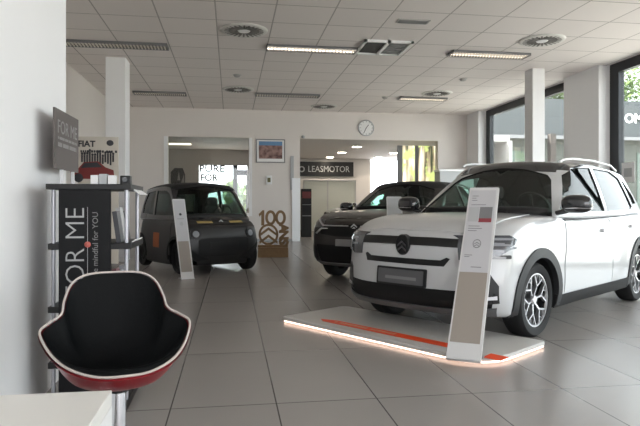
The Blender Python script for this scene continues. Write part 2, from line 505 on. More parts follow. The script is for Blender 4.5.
def wheel(parent, x, y, r, rim, style, width=.2):
    """y>0 left side; axis along y"""
    s = 1 if y > 0 else -1
    M = Matrix.Translation((x, y, r)) @ Matrix.Rotation(-s * PI / 2, 4, 'X')   # local +z outward
    w = width / 2
    bm = B()
    lathe(bm, [(rim * .98, -w + .01), (r * .9, -w), (r * .985, -w + .025), (r, -w + .05), (r, w - .05), (r * .985, w - .02), (r * .93, w), (rim * 1.04, w - .002), (rim * .99, w - .012), (rim * .98, -w + .01)], 40, M)
    t = obj('wheel', bm, M_RUBBER, parent, smooth=True, angle=50)
    bm = B(); lathe(bm, [(rim * .985, -w + .02), (rim * .985, w - .02), (rim * .93, w - .03), (rim * .9, w - .09), (rim * .35, w - .10), (0, w - .10)], 40, M)
    obj('rim_barrel', bm, M_BLACK, t, smooth=True)
    bm = B()
    lathe(bm, [(rim * .99, w - .03), (rim * 1.0, w - .012), (rim * .94, w - .012), (rim * .92, w - .03)], 40, M)
    lathe(bm, [(0, w - .02), (rim * .15, w - .022), (rim * .19, w - .04), (rim * .19, w - .1)], 20, M)
    if style == 'alloy':
        for k in range(6):
            a = 2 * PI * k / 6 + .2
            for pts, wd in (([(.17, 0), (.55, 0)], .035), ([(.52, .0), (.97, .38)], .026), ([(.52, .0), (.97, -.38)], .026), ([(.74, .22), (.97, .05)], .012), ([(.74, -.22), (.97, -.05)], .012)):
                p = [Vector((rim * r_ * math.cos(a + da), rim * r_ * math.sin(a + da), w - (.045 if r_ < .3 else .03))) for r_, da in pts]
                q0, q1 = p
                dv = (q1 - q0).normalized(); sd = Vector((-dv.y, dv.x, 0)) * rim * wd
                vs = [bm.verts.new(M @ (q + e + Vector((0, 0, dz)))) for q in (q0, q1) for e in (-sd, sd) for dz in (-.02, .010)]
                for f in ((0, 1, 3, 2), (4, 6, 7, 5), (0, 4, 5, 1), (2, 3, 7, 6), (0, 2, 6, 4), (1, 5, 7, 3)): bm.faces.new([vs[i] for i in f])
    else:
        lathe(bm, [(rim * .9, w - .03), (rim * .7, w - .012), (rim * .3, w - .03), (0, w - .03)], 30, M)
    obj('rim_spokes', bm, M_SILVER if style == 'alloy' else M_BLACKM, t, smooth=True, angle=30)
    return t


def ellipsoid(bm, c, r, n=14, m=10, M=None, p=2.0):
    M = M or Matrix()
    def f(t): return math.copysign(abs(t) ** (2 / p), t)
    rows = []
    for i in range(m + 1):
        a = -PI / 2 + PI * i / m
        if i in (0, m): rows.append([bm.verts.new(M @ Vector((c[0], c[1], c[2] + r[2] * f(math.sin(a)))))])
        else: rows.append([bm.verts.new(M @ Vector((c[0] + r[0] * f(math.cos(a)) * f(math.cos(2 * PI * k / n)), c[1] + r[1] * f(math.cos(a)) * f(math.sin(2 * PI * k / n)), c[2] + r[2] * f(math.sin(a))))) for k in range(n)])
    for a, b in zip(rows, rows[1:]):
        for k in range(n):
            k2 = (k + 1) % n
            if len(a) == 1: bm.faces.new((a[0], b[k2], b[k]))
            elif len(b) == 1: bm.faces.new((a[k], a[k2], b[0]))
            else: bm.faces.new((a[k], a[k2], b[k2], b[k]))


def seat(root, x, y, z, w=.46):
    bm = B(); ellipsoid(bm, (x, y, z), (.09, w / 2, .30), 20, 14, p=3.2)
    st = obj('seat', bm, M_SEAT, root, smooth=True, angle=60)
    bm = B(); ellipsoid(bm, (x - .03, y, z + .38), (.05, .12, .08), 16, 10, p=3); box(bm, x - .04, x - .03, y - .06, y - .05, z + .25, z + .36); box(bm, x - .04, x - .03, y + .05, y + .06, z + .25, z + .36)
    obj('headrest', bm, M_SEAT, st, smooth=True, angle=60)


def plate_logo(root, bvh, x, y, z, s, m_ring, m_chev, oval=True):
    """oval ring with two stacked chevrons on the nose"""
    h, n, i, d = bvh.ray_cast(Vector((x + 2, y, z)), Vector((-1, 0, 0)))
    fx = h.x + .012
    bm = B(); N = 32
    def loop(a, b, xx): return [bm.verts.new((xx, y + a * math.cos(2 * PI * k / N), z + b * math.sin(2 * PI * k / N))) for k in range(N)]
    if oval:
        bm.faces.new(loop(s * .74, s * .94, fx)); l0 = loop(s * .74, s * .94, fx); l1 = loop(s * .78, s, fx + .012); l2 = loop(s * .86, s * 1.06, fx + .008); l3 = loop(s * .88, s * 1.08, fx - .04)
        for a, b in ((l0, l1), (l1, l2), (l2, l3)):
            for k in range(N): bm.faces.new((a[k], a[(k + 1) % N], b[(k + 1) % N], b[k]))
        lg = obj('emblem', bm, m_ring, root, smooth=True, angle=40)
        k = 1
    else: bm.free(); lg = None
    bm = B(); t = s * .20
    for dz in (.10, -.42):
        pts = [(-.56 * s, dz * s - .12 * s), (0, dz * s + .36 * s), (.56 * s, dz * s - .12 * s), (.56 * s, dz * s - .12 * s - t), (0, dz * s + .36 * s - t * 1.3), (-.56 * s, dz * s - .12 * s - t)]
        prism(bm, [(p[0], p[1]) for p in pts], fx + .002, fx + .014, Matrix(((0, 0, 1, 0), (1, 0, 0, y), (0, 1, 0, z), (0, 0, 0, 1))))
    obj('emblem_chevrons', bm, m_chev, lg or root)


def car(c):
    root = empty(c['name'], c['loc'], c['rz'], c['label'], 'car')
    xf, xr = c['xf'], c['xr']

    def low(u, v, w):
        x = lerp(xr, xf, (u + 1) / 2); h = (w + 1) / 2
        zt = interp(c['top'], x) - c.get('crown', .03) * v * v; zb = interp(c['bot'], x)
        z = lerp(zb, zt, h)
        y = v * interp(c['wid'], x) * interp(c['side'], z)
        fu = max(0, (u - .55) / .45) ** 2; ru = max(0, (-u - .6) / .4) ** 2
        x += fu * (interp(c['nose'], z) - c['ncurve'] * abs(v) ** 3)
        x -= ru * (interp(c['tail'], z) - .14 * abs(v) ** 3)
        return x, y, z
    vf = hull(low, c.get('n', (60, 24, 16)), (.05, .10, .12)); bv = bvh_of(vf)
    body = hull_mesh('body', vf, c['paint'], root)
    cutters = []
    rw = c['rw']; ra = c.get('ra', rw + .05)
    for x in (0, -c['wb']):
        for s in (1, -1):
            b = B(); lathe(b, [(0, 0), (ra, 0), (ra, .5), (0, .5)], 44, Matrix.Translation((x, s * (c['hw'] - .30), rw + .005)) @ Matrix.Rotation(-s * PI / 2, 4, 'X'))
            cutters.append(b)
    cut(body, cutters, M_BLACKM)

    def gh(u, v, w):
        h = (w + 1) / 2
        fx = c['gxf'][0] + (c['gxf'][1] - c['gxf'][0]) * (h ** c.get('gp', 1.0)); rx = c['gxr'][0] + (c['gxr'][1] - c['gxr'][0]) * h
        x = lerp(rx, fx, (u + 1) / 2)
        zb = interp(c['gbase'], x); zt = interp(c['roof'], x) - .045 * v * v
        z = lerp(zb, zt, h)
        y = v * lerp(c['gw'][0], c['gw'][1], h ** 1.25) * interp(c['gplan'], x)
        x -= max(0, u) ** 3 * c.get('gbow', .13) * v * v
        return x, y, z
    gf = hull(gh, (36, 20, 18), (.05, .16, .16)); gb = bvh_of(gf)
    g = hull_mesh('cabin_frame', gf, [c['pillar'], c['roofmat'], M_INT], root)
    for p in g.data.polygons:
        if p.normal.z > .55 and p.center.z > c['roofz']: p.material_index = 1
    cs = []
    MY = Matrix(((1, 0, 0, 0), (0, 0, 1, 0), (0, 1, 0, 0), (0, 0, 0, 1)))  # (x,z) poly, extrude y
    MX = Matrix(((0, 0, 1, 0), (1, 0, 0, 0), (0, 1, 0, 0), (0, 0, 0, 1)))  # (y,z) poly, extrude x
    for nm, p, gm in c['sidewin']:
        b = B(); prism(b, p, -2, 2, MY); cs.append(b)
    cs2 = B(); prism(cs2, c['sidewin'][0][1], -2, 2, MY)
    ws = c['wscreen']; b = B(); zr = interp(c['roof'], c['gxf'][1]); z0 = interp(c['gbase'], 0); dxz = (c['gxf'][1] - c['gxf'][0]) / (zr - z0)
    nn = Vector((1, 0, -dxz)).normalized() * .24   # slanted cutter square to the screen
    la = [b.verts.new(Vector((c['gxf'][0] - .05 + dxz * (z - z0), y, z)) - nn) for y, z in ws]; lb_ = [b.verts.new(Vector((c['gxf'][0] - .05 + dxz * (z - z0), y, z)) + nn) for y, z in ws]
    b.faces.new(la[::-1]); b.faces.new(lb_)
    for i in range(len(ws)): b.faces.new((la[i], la[(i + 1) % len(ws)], lb_[(i + 1) % len(ws)], lb_[i]))
    cs.append(b)
    rs = c['rscreen']; b = B(); prism(b, rs, xr - 1, c['gxr'][1] + .2, MX); cs.append(b)
    cut(g, [], M_BLACK, solid=.035)
    for b in cs: cut(g, [b], M_BLACK)
    cut(g, [cs2], M_BLACK)
    for nm, p, gm in c['sidewin']:
        for s in (1, -1): patch('side_window', gb, p, 'y', s, gm, root, off=-.012, thick=.006, step=.09)
    patch('windshield', gb, ws, 'x', 1, M_CARGLASS, root, off=-.010, thick=.006, step=.09)
    patch('rear_window', gb, rs, 'x', -1, M_CARGLASSD, root, off=-.010, thick=.006, step=.09)
    if 'deck' in c: patch('cabin_floor', bv, c['deck'], 'z', 1, M_INT, root, off=.006, thick=.01, step=.15)
    for x, y, r in c['wheels']: wheel(root, x, y, r, c['rim'], c['wstyle'], c.get('tw', .2))
    made = {}
    for f in c['panels']:
        nm, axis, sgn, poly, m, off, thick = f[:7]; par = made.get(f[7], root) if len(f) > 7 else root
        for s in (sgn if isinstance(sgn, tuple) else (sgn,)):
            o = patch(nm, bv, poly, axis, s, m, par if par is root else par.get(s, root), off, thick)
            made.setdefault(nm, {})[s] = o
    for s in (1, -1):   # claddings round the arches
        if 'clad' in c:
            for x in (0, -c['wb']): patch('wheel_arch_trim', bv, ring_poly(x, rw, ra - .004, ra + c['clad'], R(-12), R(192), 26), 'y', s, c.get('cladmat', M_BLACKM), root, off=.014, thick=.05, step=.2)
    # seats, dashboard, steering wheel
    for y in (.36, -.36): seat(root, c['seatx'], y, c['seatz'], c.get('seatw', .46))
    if c.get('rearseat'):
        bm = B(); ellipsoid(bm, (c['rearseat'], 0, c['seatz'] + .1), (.1, .6, .34), 24, 12, p=4); obj('rear_bench', bm, M_SEAT, root, smooth=True, angle=60)
    dx = c['dashx']; dz = c['dashz']
    bm = B(); ellipsoid(bm, (dx, 0, dz), (.22, c['gw'][0] * .86, .06), 24, 10, p=3); obj('dashboard', bm, M_INT, root, smooth=True, angle=60)
    Ms = Matrix.Translation((dx - .34, .36, dz + .03)) @ Matrix.Rotation(R(-65), 4, 'Y')
    bm = B(); tube(bm, [Ms @ Vector((.18 * math.cos(2 * PI * k / 24), .18 * math.sin(2 * PI * k / 24), 0)) for k in range(24)], .014, 8, True)
    for a in (0, PI * .5, PI, PI * 1.5): tube(bm, [Ms @ Vector((0, 0, 0)), Ms @ Vector((.17 * math.cos(a), .17 * math.sin(a), 0))], .014, 6)
    obj('steering_wheel', bm, M_BLACK, root, smooth=True)
    # mirrors
    if 'mirror' in c:
        mxx, myy, mzz, sc = c['mirror']
        for s in (1, -1):
            bm = B(); Mm = Matrix.Translation((mxx, s * myy, mzz)) @ Matrix.Rotation(s * R(8), 4, 'Z')
            ellipsoid(bm, (0, 0, 0), (.075 * sc, .125 * sc, .078 * sc), 18, 12, Mm, p=2.8)
            tube(bm, [Mm @ Vector((0, -s * .05 * sc, -.05 * sc)), Mm @ Vector((-.01, -s * .17 * sc, -.08 * sc))], .022 * sc, 8)
            mo = obj('wing_mirror', bm, P_ROOF, root, smooth=True, angle=60)
            bm = B(); ellipsoid(bm, (.004, s * .01, -.035 * sc), (.078 * sc, .118 * sc, .010), 18, 8, Mm, p=2.8); obj('mirror_trim', bm, M_CHROME if c['name'] != 'microcar' else M_BLACK, mo, smooth=True)
    return root, bv, gb


def rrect(x0, x1, z0, z1, r=.02, n=4):
    o = []
    for cx, cz, a in ((x1 - r, z1 - r, 0), (x0 + r, z1 - r, 90), (x0 + r, z0 + r, 180), (x1 - r, z0 + r, 270)):
        o += [(cx + r * math.cos(R(a + 90 * k / n)), cz + r * math.sin(R(a + 90 * k / n))) for k in range(n + 1)]
    return o


def mirror_y(p): return [(-a, b) for a, b in p][::-1]


P_WHITE = mat('white_pearl_paint', (.52, .53, .54), .28, coat=.9)
P_ROOF = mat('black_gloss_paint', (.012, .012, .014), .12, coat=.8)
P_BROWN = mat('dark_brown_paint', (.014, .009, .007), .3, coat=.6)
P_GREY = mat('matt_anthracite_shell', (.017, .0165, .017), .42, coat=.05)
P_BACKW = mat('white_car_paint', (.7, .7, .7), .3, coat=.7)

# ---------------- white hatchback on the right
def front_wheel_world(px, py): return on_z(px, py, 0)


def car_white(hall=False):
    hd = R(216.2); wb = 2.72; hw = .88
    d = Vector((math.cos(hd), math.sin(hd), 0)); right = Vector((d.y, -d.x, 0))
    con = on_z(537, 337.5, 0); loc = con + right * .84
    c = dict(name='hatchback_car', loc=loc, rz=hd, label='white hatchback with a black roof and a black grille behind the lit platform', xf=.80, xr=-wb - .66, wb=wb, hw=hw,
             top=[(-3.4, 1.00), (-2.9, 1.10), (-2.0, 1.075), (-1.0, 1.04), (-.35, 1.075), (.2, 1.055), (.6, .99), (.80, .93)],
             bot=[(-3.4, .34), (-2.9, .22), (-1, .20), (.3, .20), (.8, .24)],
             wid=[(-3.4, .80), (-3.0, .86), (-2.5, .88), (-.5, .875), (.3, .875), (.8, .85)],
             side=[(.2, .95), (.35, .985), (.62, 1.0), (.80, .995), (.92, .975), (1.10, .925)],
             nose=[(.2, -.07), (.32, .01), (.5, .02), (.66, .0), (.84, -.02), (.95, -.10)], tail=[(.2, -.02), (.6, .04), (1.1, -.12)], ncurve=.26,
             paint=P_WHITE, pillar=P_WHITE, roofmat=P_ROOF, roofz=1.50, rw=.325, ra=.375, rim=.235, wstyle='alloy',
             gxf=(-.30, -1.10), gxr=(-3.28, -2.95), gbase=[(-3.4, 1.0), (0, 1.0)], roof=[(-3.2, 1.57), (-2.5, 1.625), (-1.7, 1.65), (-1.0, 1.62)], gw=(.83, .62), gplan=[(-3.3, .90), (-2.4, 1.0), (-.9, 1.0), (-.2, .93)],
             sidewin=[('f', [(-.60, 1.085), (-1.04, 1.455), (-1.20, 1.525), (-1.30, 1.545), (-1.70, 1.555), (-1.66, 1.085)], M_CARGLASS),
                      ('r', [(-1.74, 1.085), (-1.78, 1.555), (-2.35, 1.545), (-2.62, 1.47), (-2.72, 1.13), (-2.62, 1.10)], M_CARGLASSD),
                      ('q', [(-2.80, 1.16), (-2.72, 1.43), (-2.78, 1.45), (-2.98, 1.26), (-3.0, 1.17)], M_CARGLASSD)],
             wscreen=[(-.768, 1.07), (-.56, 1.44), (-.50, 1.485), (-.25, 1.52), (0, 1.53), (.25, 1.52), (.50, 1.485), (.56, 1.44), (.768, 1.07), (.35, 1.06), (-.35, 1.06)],
             rscreen=[(-.55, 1.14), (-.48, 1.48), (.48, 1.48), (.55, 1.14)],
             deck=[(-3.0, -.70), (-.55, -.72), (-.38, -.5), (-.33, 0), (-.38, .5), (-.55, .72), (-3.0, .70)],
             wheels=[(0, .745, .325), (0, -.745, .325), (-wb, .745, .325), (-wb, -.745, .325)], seatx=-1.45, seatz=.92, rearseat=-2.35, dashx=-.62, dashz=1.08,
             mirror=(-.58, .955, 1.16, 1.1), clad=.08, cladmat=mat('grey_cladding', (.02, .021, .023), .55))
    if hall:
        c['rz'] = hd = R(183); q = on_d(338, 205, 21.6); c['loc'] = Vector((q.x + .3, q.y, 0)); c['name'] = 'parked_car'; c['wb'] = wb = 2.5; c['xr'] = -3.1
        c['label'] = 'white car in the back hall, mostly hidden behind the brown suv'; c['wheels'] = [(a_ if a_ == 0 else -wb, b_, r_) for a_, b_, r_ in c['wheels']]
    P = []
    bl = M_BLACK; W_ = P_WHITE
    # bonnet with shut line
    P.append(('bonnet', 'z', 1, [(-.32, -.62), (.0, -.69), (.5, -.66), (.66, -.5), (.70, 0), (.66, .5), (.5, .66), (.0, .69), (-.32, .62), (-.26, 0)], W_, .008, .02))
    # doors
    fd = [(-.52, .34), (-.50, .60), (-.60, .98), (-1.72, 1.005), (-1.72, .34)]
    rd = [(-1.735, .34), (-1.735, 1.005), (-2.66, 1.03), (-2.60, .86), (-2.36, .72), (-2.24, .52), (-2.22, .34)]
    P.append(('front_door', 'y', (1, -1), fd, W_, .007, .03)); P.append(('rear_door', 'y', (1, -1), rd, W_, .007, .03))
    P.append(('door_handle', 'y', (1, -1), rrect(-1.64, -1.44, .865, .905, .018), M_CHROME, .035, .03, 'front_door'))
    P.append(('door_handle', 'y', (1, -1), rrect(-2.52, -2.34, .885, .925, .018), M_CHROME, .035, .03, 'rear_door'))
    P.append(('window_trim', 'y', (1, -1), [(-.62, 1.0), (-.60, 1.018), (-2.8, 1.055), (-2.8, 1.03)], bl, .008, .02))
    P.append(('sill_trim', 'y', (1, -1), [(-.36, .215), (-.36, .335), (-.5, .325), (-2.2, .325), (-2.31, .335), (-2.31, .215)], M_BLACKM, .012, .04))
    # nose
    P.append(('upper_grille', 'x', 1, [(-.62, .795), (-.62, .865), (-.3, .875), (.3, .875), (.62, .865), (.62, .795), (.3, .805), (-.3, .805)], M_BLACK, .006, .03))
    for s in (1, -1):
        hl = [(.52, .70), (.50, .875), (.66, .875), (.80, .85), (.86, .80), (.80, .74), (.66, .69)]
        if s < 0: hl = mirror_y(hl)
        P.append(('headlight', 'x', 1, hl, M_LAMPGLASS, .010, .04))
        for z0, z1 in ((.83, .85), (.775, .795)):
            q = [(.60, z0), (.60, z1), (.815, z1 - .01), (.815, z0 - .01)]
            if s < 0: q = mirror_y(q)
            P.append(('running_light', 'x', 1, q, M_LEDLENS, .016, .01))
        q = [(.74, .715), (.74, .735), (.83, .735), (.83, .715)]
        if s < 0: q = mirror_y(q)
        P.append(('running_light', 'x', 1, q, M_LEDLENS, .016, .01))
        fl = [(.66, .34), (.69, .56), (.74, .60), (.80, .50), (.80, .36)]
        if s < 0: fl = mirror_y(fl)
        P.append(('corner_vent', 'x', 1, fl, bl, .006, .03))
        fl = [(.70, .385), (.70, .405), (.79, .42), (.79, .39)]
        if s < 0: fl = mirror_y(fl)
        P.append(('fog_light', 'x', 1, fl, M_SILVER, .012, .01))
    P.append(('headlight_wrap', 'y', (1, -1), [(.40, .865), (.47, .90), (.70, .895), (.72, .80), (.56, .79), (.45, .825)], M_LAMPGLASS, .009, .04))
    P.append(('running_light', 'y', (1, -1), [(.46, .862), (.46, .878), (.64, .878), (.64, .862)], M_LEDLENS, .013, .01))
    P.append(('running_light', 'y', (1, -1), [(.50, .818), (.50, .832), (.64, .832), (.64, .818)], M_LEDLENS, .013, .01))
    P.append(('side_slot', 'y', (1, -1), rrect(.50, .64, .715, .745, .01), M_BLACK, .008, .02))
    P.append(('slot_grille', 'x', 1, [(-.46, .705), (-.43, .64), (.40, .64), (.45, .705), (.42, .715), (.37, .69), (-.38, .69), (-.43, .715)], bl, .004, .02))
    P.append(('lower_grille', 'x', 1, [(-.78, .44), (-.74, .28), (.74, .28), (.78, .44), (.68, .455), (.5, .45), (-.5, .45), (-.68, .455)], M_DARK, .006, .03))
    P.append(('skid_plate', 'x', 1, [(-.76, .255), (-.78, .325), (-.60, .30), (.60, .30), (.78, .325), (.76, .255)], mat('satin_grey_trim', (.12, .12, .125), .4, .3), .022, .05))
    P.append(('number_plate_holder', 'x', 1, rrect(-.265, .255, .45, .605, .012), M_BLACK, .024, .03))
    P.append(('number_plate', 'x', 1, rrect(-.245, .235, .468, .588, .008), mat('grey_plate', (.10, .10, .105), .4), .028, .01))
    P.append(('plate_lettering', 'x', 1, rrect(-.16, .17, .505, .53, .004), M_GREY, .030, .006))
    c['panels'] = P
    root, bv, gb = car(c)
    plate_logo(root, bv, .9, 0, .805, .085, M_BLACK, mat('dark_chrome', (.14, .14, .15), .25, .8))
    # roof rails
    for s in (1, -1):
        bm = B(); pts = [(-1.12, s * .57, 1.595), (-1.2, s * .58, 1.625), (-1.4, s * .585, 1.645), (-2.0, s * .585, 1.653), (-2.6, s * .57, 1.628), (-2.85, s * .55, 1.575)]
        tube(bm, pts, .013, 8); obj('roof_rail', bm, M_WHITEP, root, smooth=True)
    bm = B(); prism(bm, [(-2.62, 1.61), (-2.78, 1.69), (-2.86, 1.69), (-2.80, 1.60)], -.012, .012, Matrix(((1, 0, 0, 0), (0, 0, 1, 0), (0, 1, 0, 0), (0, 0, 0, 1)))); obj('antenna', bm, M_BLACK, root)
    # wipers
    for y in (.35, -.2):
        bm = B(); tube(bm, [(-.40, y, 1.085), (-.46, y - .5, 1.13)], .008, 6); obj('wiper', bm, M_BLACK, root)
    return root


white = car_white()
hall_car = car_white(True)


# ---------------- dark brown SUV behind it
def car_suv():
    th = R(32)
    dc = Vector((-math.sin(th), -math.cos(th)))      # nose direction in camera axes (right, depth)
    ca, sa = math.cos(YAW), math.sin(YAW)
    d = Vector((dc.x * ca + dc.y * sa, -dc.x * sa + dc.y * ca, 0)); hd = math.atan2(d.y, d.x)
    nose = on_d(353, 226, 8.35); nose.z = 0
    loc = nose - d * .86; wb = 2.6
    c = dict(name='sport_utility_car', loc=loc, rz=hd, label='dark brown suv with chrome chevron lights parked behind the white hatchback', xf=.84, xr=-wb - .7, wb=wb, hw=.9,
             top=[(-3.4, 1.05), (-2.9, 1.14), (-2.0, 1.11), (-1.0, 1.07), (-.35, 1.08), (.2, 1.06), (.6, 1.01), (.84, .94)],
             bot=[(-3.4, .38), (-2.9, .26), (-1, .23), (.3, .23), (.84, .26)],
             wid=[(-3.4, .80), (-3.0, .87), (-2.5, .9), (-.5, .895), (.3, .895), (.84, .86)],
             side=[(.2, .95), (.35, .985), (.62, 1.0), (.85, .99), (.95, .965), (1.12, .91)],
             nose=[(.2, -.10), (.35, .0), (.6, .02), (.8, .0), (.95, -.12)], tail=[(.2, -.02), (.6, .04), (1.1, -.12)], ncurve=.26,
             paint=P_BROWN, pillar=P_BROWN, roofmat=P_BROWN, roofz=1.42, rw=.345, ra=.40, rim=.24, wstyle='alloy',
             gxf=(-.28, -1.12), gxr=(-3.3, -2.8), gbase=[(-3.4, 1.0), (0, 1.0)], roof=[(-3.2, 1.47), (-2.5, 1.55), (-1.7, 1.58), (-1.0, 1.55)], gw=(.84, .62), gplan=[(-3.3, .90), (-2.4, 1.0), (-.9, 1.0), (-.2, .93)],
             sidewin=[('f', [(-.73, 1.10), (-1.17, 1.43), (-1.30, 1.475), (-1.70, 1.485), (-1.66, 1.10)], M_CARGLASS),
                      ('r', [(-1.74, 1.10), (-1.78, 1.485), (-2.35, 1.465), (-2.62, 1.40), (-2.75, 1.14)], M_CARGLASSD)],
             wscreen=[(-.70, 1.08), (-.52, 1.44), (-.30, 1.475), (0, 1.485), (.30, 1.475), (.52, 1.44), (.70, 1.08), (.35, 1.07), (-.35, 1.07)],
             rscreen=[(-.55, 1.16), (-.48, 1.40), (.48, 1.40), (.55, 1.16)],
             deck=[(-3.0, -.70), (-.55, -.72), (-.38, -.5), (-.33, 0), (-.38, .5), (-.55, .72), (-3.0, .70)],
             wheels=[(0, .77, .345), (0, -.77, .345), (-wb, .77, .345), (-wb, -.77, .345)], seatx=-1.45, seatz=.92, rearseat=-2.35, dashx=-.62, dashz=1.09,
             mirror=(-.64, .95, 1.12, 1.0), clad=.07)
    P = []
    P.append(('bonnet', 'z', 1, [(-.32, -.62), (.0, -.69), (.5, -.66), (.66, -.5), (.70, 0), (.66, .5), (.5, .66), (.0, .69), (-.32, .62), (-.26, 0)], P_BROWN, .008, .02))
    fd = [(-.52, .36), (-.50, .60), (-.60, 1.0), (-1.72, 1.03), (-1.72, .36)]
    rd = [(-1.735, .36), (-1.735, 1.03), (-2.62, 1.06), (-2.52, .86), (-2.28, .72), (-2.16, .52), (-2.14, .36)]
    P.append(('front_door', 'y', (1, -1), fd, P_BROWN, .007, .03)); P.append(('rear_door', 'y', (1, -1), rd, P_BROWN, .007, .03))
    P.append(('door_handle', 'y', (1, -1), rrect(-1.64, -1.44, .895, .935, .018), P_BROWN, .035, .03, 'front_door'))
    P.append(('door_handle', 'y', (1, -1), rrect(-2.50, -2.32, .91, .95, .018), P_BROWN, .035, .03, 'rear_door'))
    P.append(('sill_trim', 'y', (1, -1), [(-.39, .24), (-.39, .36), (-2.2, .36), (-2.2, .24)], M_BLACKM, .012, .04))
    P.append(('front_grille', 'x', 1, [(-.60, .72), (-.64, .86), (.64, .86), (.60, .72), (.3, .69), (-.3, .69)], M_DARK, .006, .03))
    P.append(('lower_grille', 'x', 1, [(-.62, .30), (-.70, .56), (.70, .56), (.62, .30)], M_DARK, .006, .03))
    P.append(('number_plate', 'x', 1, rrect(-.29, .29, .55, .65, .01), mat('grey_dealer_plate', (.24, .24, .24), .4), .02, .02))
    for s in (1, -1):
        def ms(p): return p if s > 0 else mirror_y(p)
        P.append(('headlight', 'x', 1, ms([(.55, .82), (.58, .92), (.80, .95), (.84, .88), (.76, .80)]), M_LAMPGLASS, .008, .03))
        P.append(('chevron_light', 'x', 1, ms([(.10, .836), (.10, .846), (.56, .85), (.76, .935), (.79, .925), (.58, .832)]), M_SILVER, .014, .02))
        P.append(('chevron_light', 'x', 1, ms([(.46, .795), (.46, .805), (.60, .808), (.73, .725), (.70, .712), (.58, .79)]), M_SILVER, .014, .02))
        P.append(('corner_vent', 'x', 1, ms([(.70, .32), (.72, .52), (.82, .56), (.82, .34)]), M_BLACK, .008, .03))
    P.append(('skid_plate', 'x', 1, [(-.70, .255), (-.72, .30), (.72, .30), (.70, .255)], M_GREY, .022, .05))
    c['panels'] = P
    root, bv, gb = car(c)
    plate_logo(root, bv, .9, 0, .84, .085, M_BLACK, M_SILVER, oval=False)
    return root


suv = car_suv()


# ---------------- anthracite microcar on the left
def car_micro():
    ca, sa = math.cos(YAW), math.sin(YAW); ph = R(36)
    dc = Vector((math.sin(ph), -math.cos(ph)))
    d = Vector((dc.x * ca + dc.y * sa, -dc.x * sa + dc.y * ca, 0)); hd = math.atan2(d.y, d.x)
    right = Vector((d.y, -d.x, 0)); fl = on_z(247, 269, 0); loc = fl + right * .63
    wb = 1.73
    c = dict(name='microcar', loc=loc, rz=hd, label='small anthracite two-seat electric car with round headlights and an orange door mark', xf=.36, xr=-wb - .34, wb=wb, hw=.72, n=(44, 24, 20),
             top=[(-2.1, .90), (-1.6, .96), (-.9, .95), (-.1, .93), (.2, .90), (.36, .82)], crown=.04,
             bot=[(-2.1, .20), (-1.7, .13), (-.1, .13), (.36, .15)],
             wid=[(-2.1, .62), (-1.7, .70), (-.8, .71), (0, .72), (.36, .69)],
             side=[(.13, .97), (.3, 1.0), (.6, 1.0), (.8, .97), (.95, .92)],
             nose=[(.2, -.03), (.35, .02), (.55, .03), (.75, -.01), (.9, -.10)], tail=[(.2, -.02), (.6, .02), (.95, -.06)], ncurve=.13,
             paint=P_GREY, pillar=P_ROOF, roofmat=P_ROOF, roofz=1.42, rw=.285, ra=.305, rim=.19, wstyle='cap', tw=.15,
             gxf=(.22, -.38), gxr=(-2.02, -1.72), gbase=[(-2.2, .86), (.3, .86)], roof=[(-2.0, 1.48), (-1.2, 1.55), (-.7, 1.56), (-.3, 1.52)], gw=(.69, .60), gplan=[(-2.1, .93), (-1.5, 1.0), (-.3, 1.0), (.2, .95)], gp=.9, gbow=.08,
             sidewin=[('f', [(-.18, .97), (-.46, 1.34), (-.62, 1.40), (-1.05, 1.41), (-1.05, .97)], M_CARGLASSD), ('r', [(-1.13, .97), (-1.13, 1.41), (-1.55, 1.38), (-1.75, 1.15), (-1.75, 1.0)], M_CARGLASSD)],
             wscreen=[(-.62, .97), (-.57, 1.34), (-.50, 1.45), (0, 1.47), (.50, 1.45), (.57, 1.34), (.62, .97), (.2, .955), (-.2, .955)], rscreen=[(-.45, 1.02), (-.40, 1.36), (.40, 1.36), (.45, 1.02)],
             deck=[(-1.9, -.55), (-.1, -.58), (.05, -.3), (.08, 0), (.05, .3), (-.1, .58), (-1.9, .55)],
             wheels=[(0, .61, .285), (0, -.61, .285), (-wb, .61, .285), (-wb, -.61, .285)], seatx=-.85, seatz=.84, dashx=-.10, dashz=.95, seatw=.40,
             clad=.04)
    c['gbow'] = .10
    P = []
    P.append(('headlight_band', 'x', 1, [(-.52, .82), (-.54, .90), (.54, .90), (.52, .82)], M_BLACK, .008, .02))
    for s in (1, -1):
        def ms(p): return p if s > 0 else mirror_y(p)
        P.append(('indicator_lens', 'x', 1, ms([(.16, .842), (.16, .872), (.42, .872), (.42, .842)]), mat('amber_lens', (.45, .33, .12), .2), .014, .02))
        circ = [(s * .50 + .085 * math.cos(2 * PI * k / 20), .67 + .085 * math.sin(2 * PI * k / 20)) for k in range(20)]
        P.append(('headlight', 'x', 1, circ, M_BLACK, .02, .05))
        circ = [(s * .50 + .05 * math.cos(2 * PI * k / 20), .67 + .05 * math.sin(2 * PI * k / 20)) for k in range(20)]
        P.append(('headlight_lens', 'x', 1, circ, M_LEDLENS, .03, .02))
    P.append(('lower_panel', 'x', 1, rrect(-.46, .46, .30, .60, .05), M_BLACKM, .006, .02))
    P.append(('number_plate_recess', 'x', 1, rrect(-.26, .26, .42, .54, .01), M_BLACK, .010, .02))
    dp = [(-.22, .30), (-.22, .92), (-1.12, .93), (-1.30, .75), (-1.33, .30)]
    P.append(('door', 'y', (1, -1), dp, P_GREY, .008, .03))
    P.append(('door_mark', 'y', (-1,), rrect(-1.02, -.74, .40, .66, .02), mat('orange_door_mark', (.38, .09, .02), .5), .012, .01, 'door'))
    c['panels'] = P
    root, bv, gb = car(c)
    plate_logo(root, bv, .4, 0, .87, .07, M_BLACK, M_SILVER, oval=False)
    bm = B()
    tube(bm, [(-.50, s_, 1.5) for s_ in (-.45, .45)], .012, 6); obj('roof_seal', bm, M_BLACK, root)
    return root


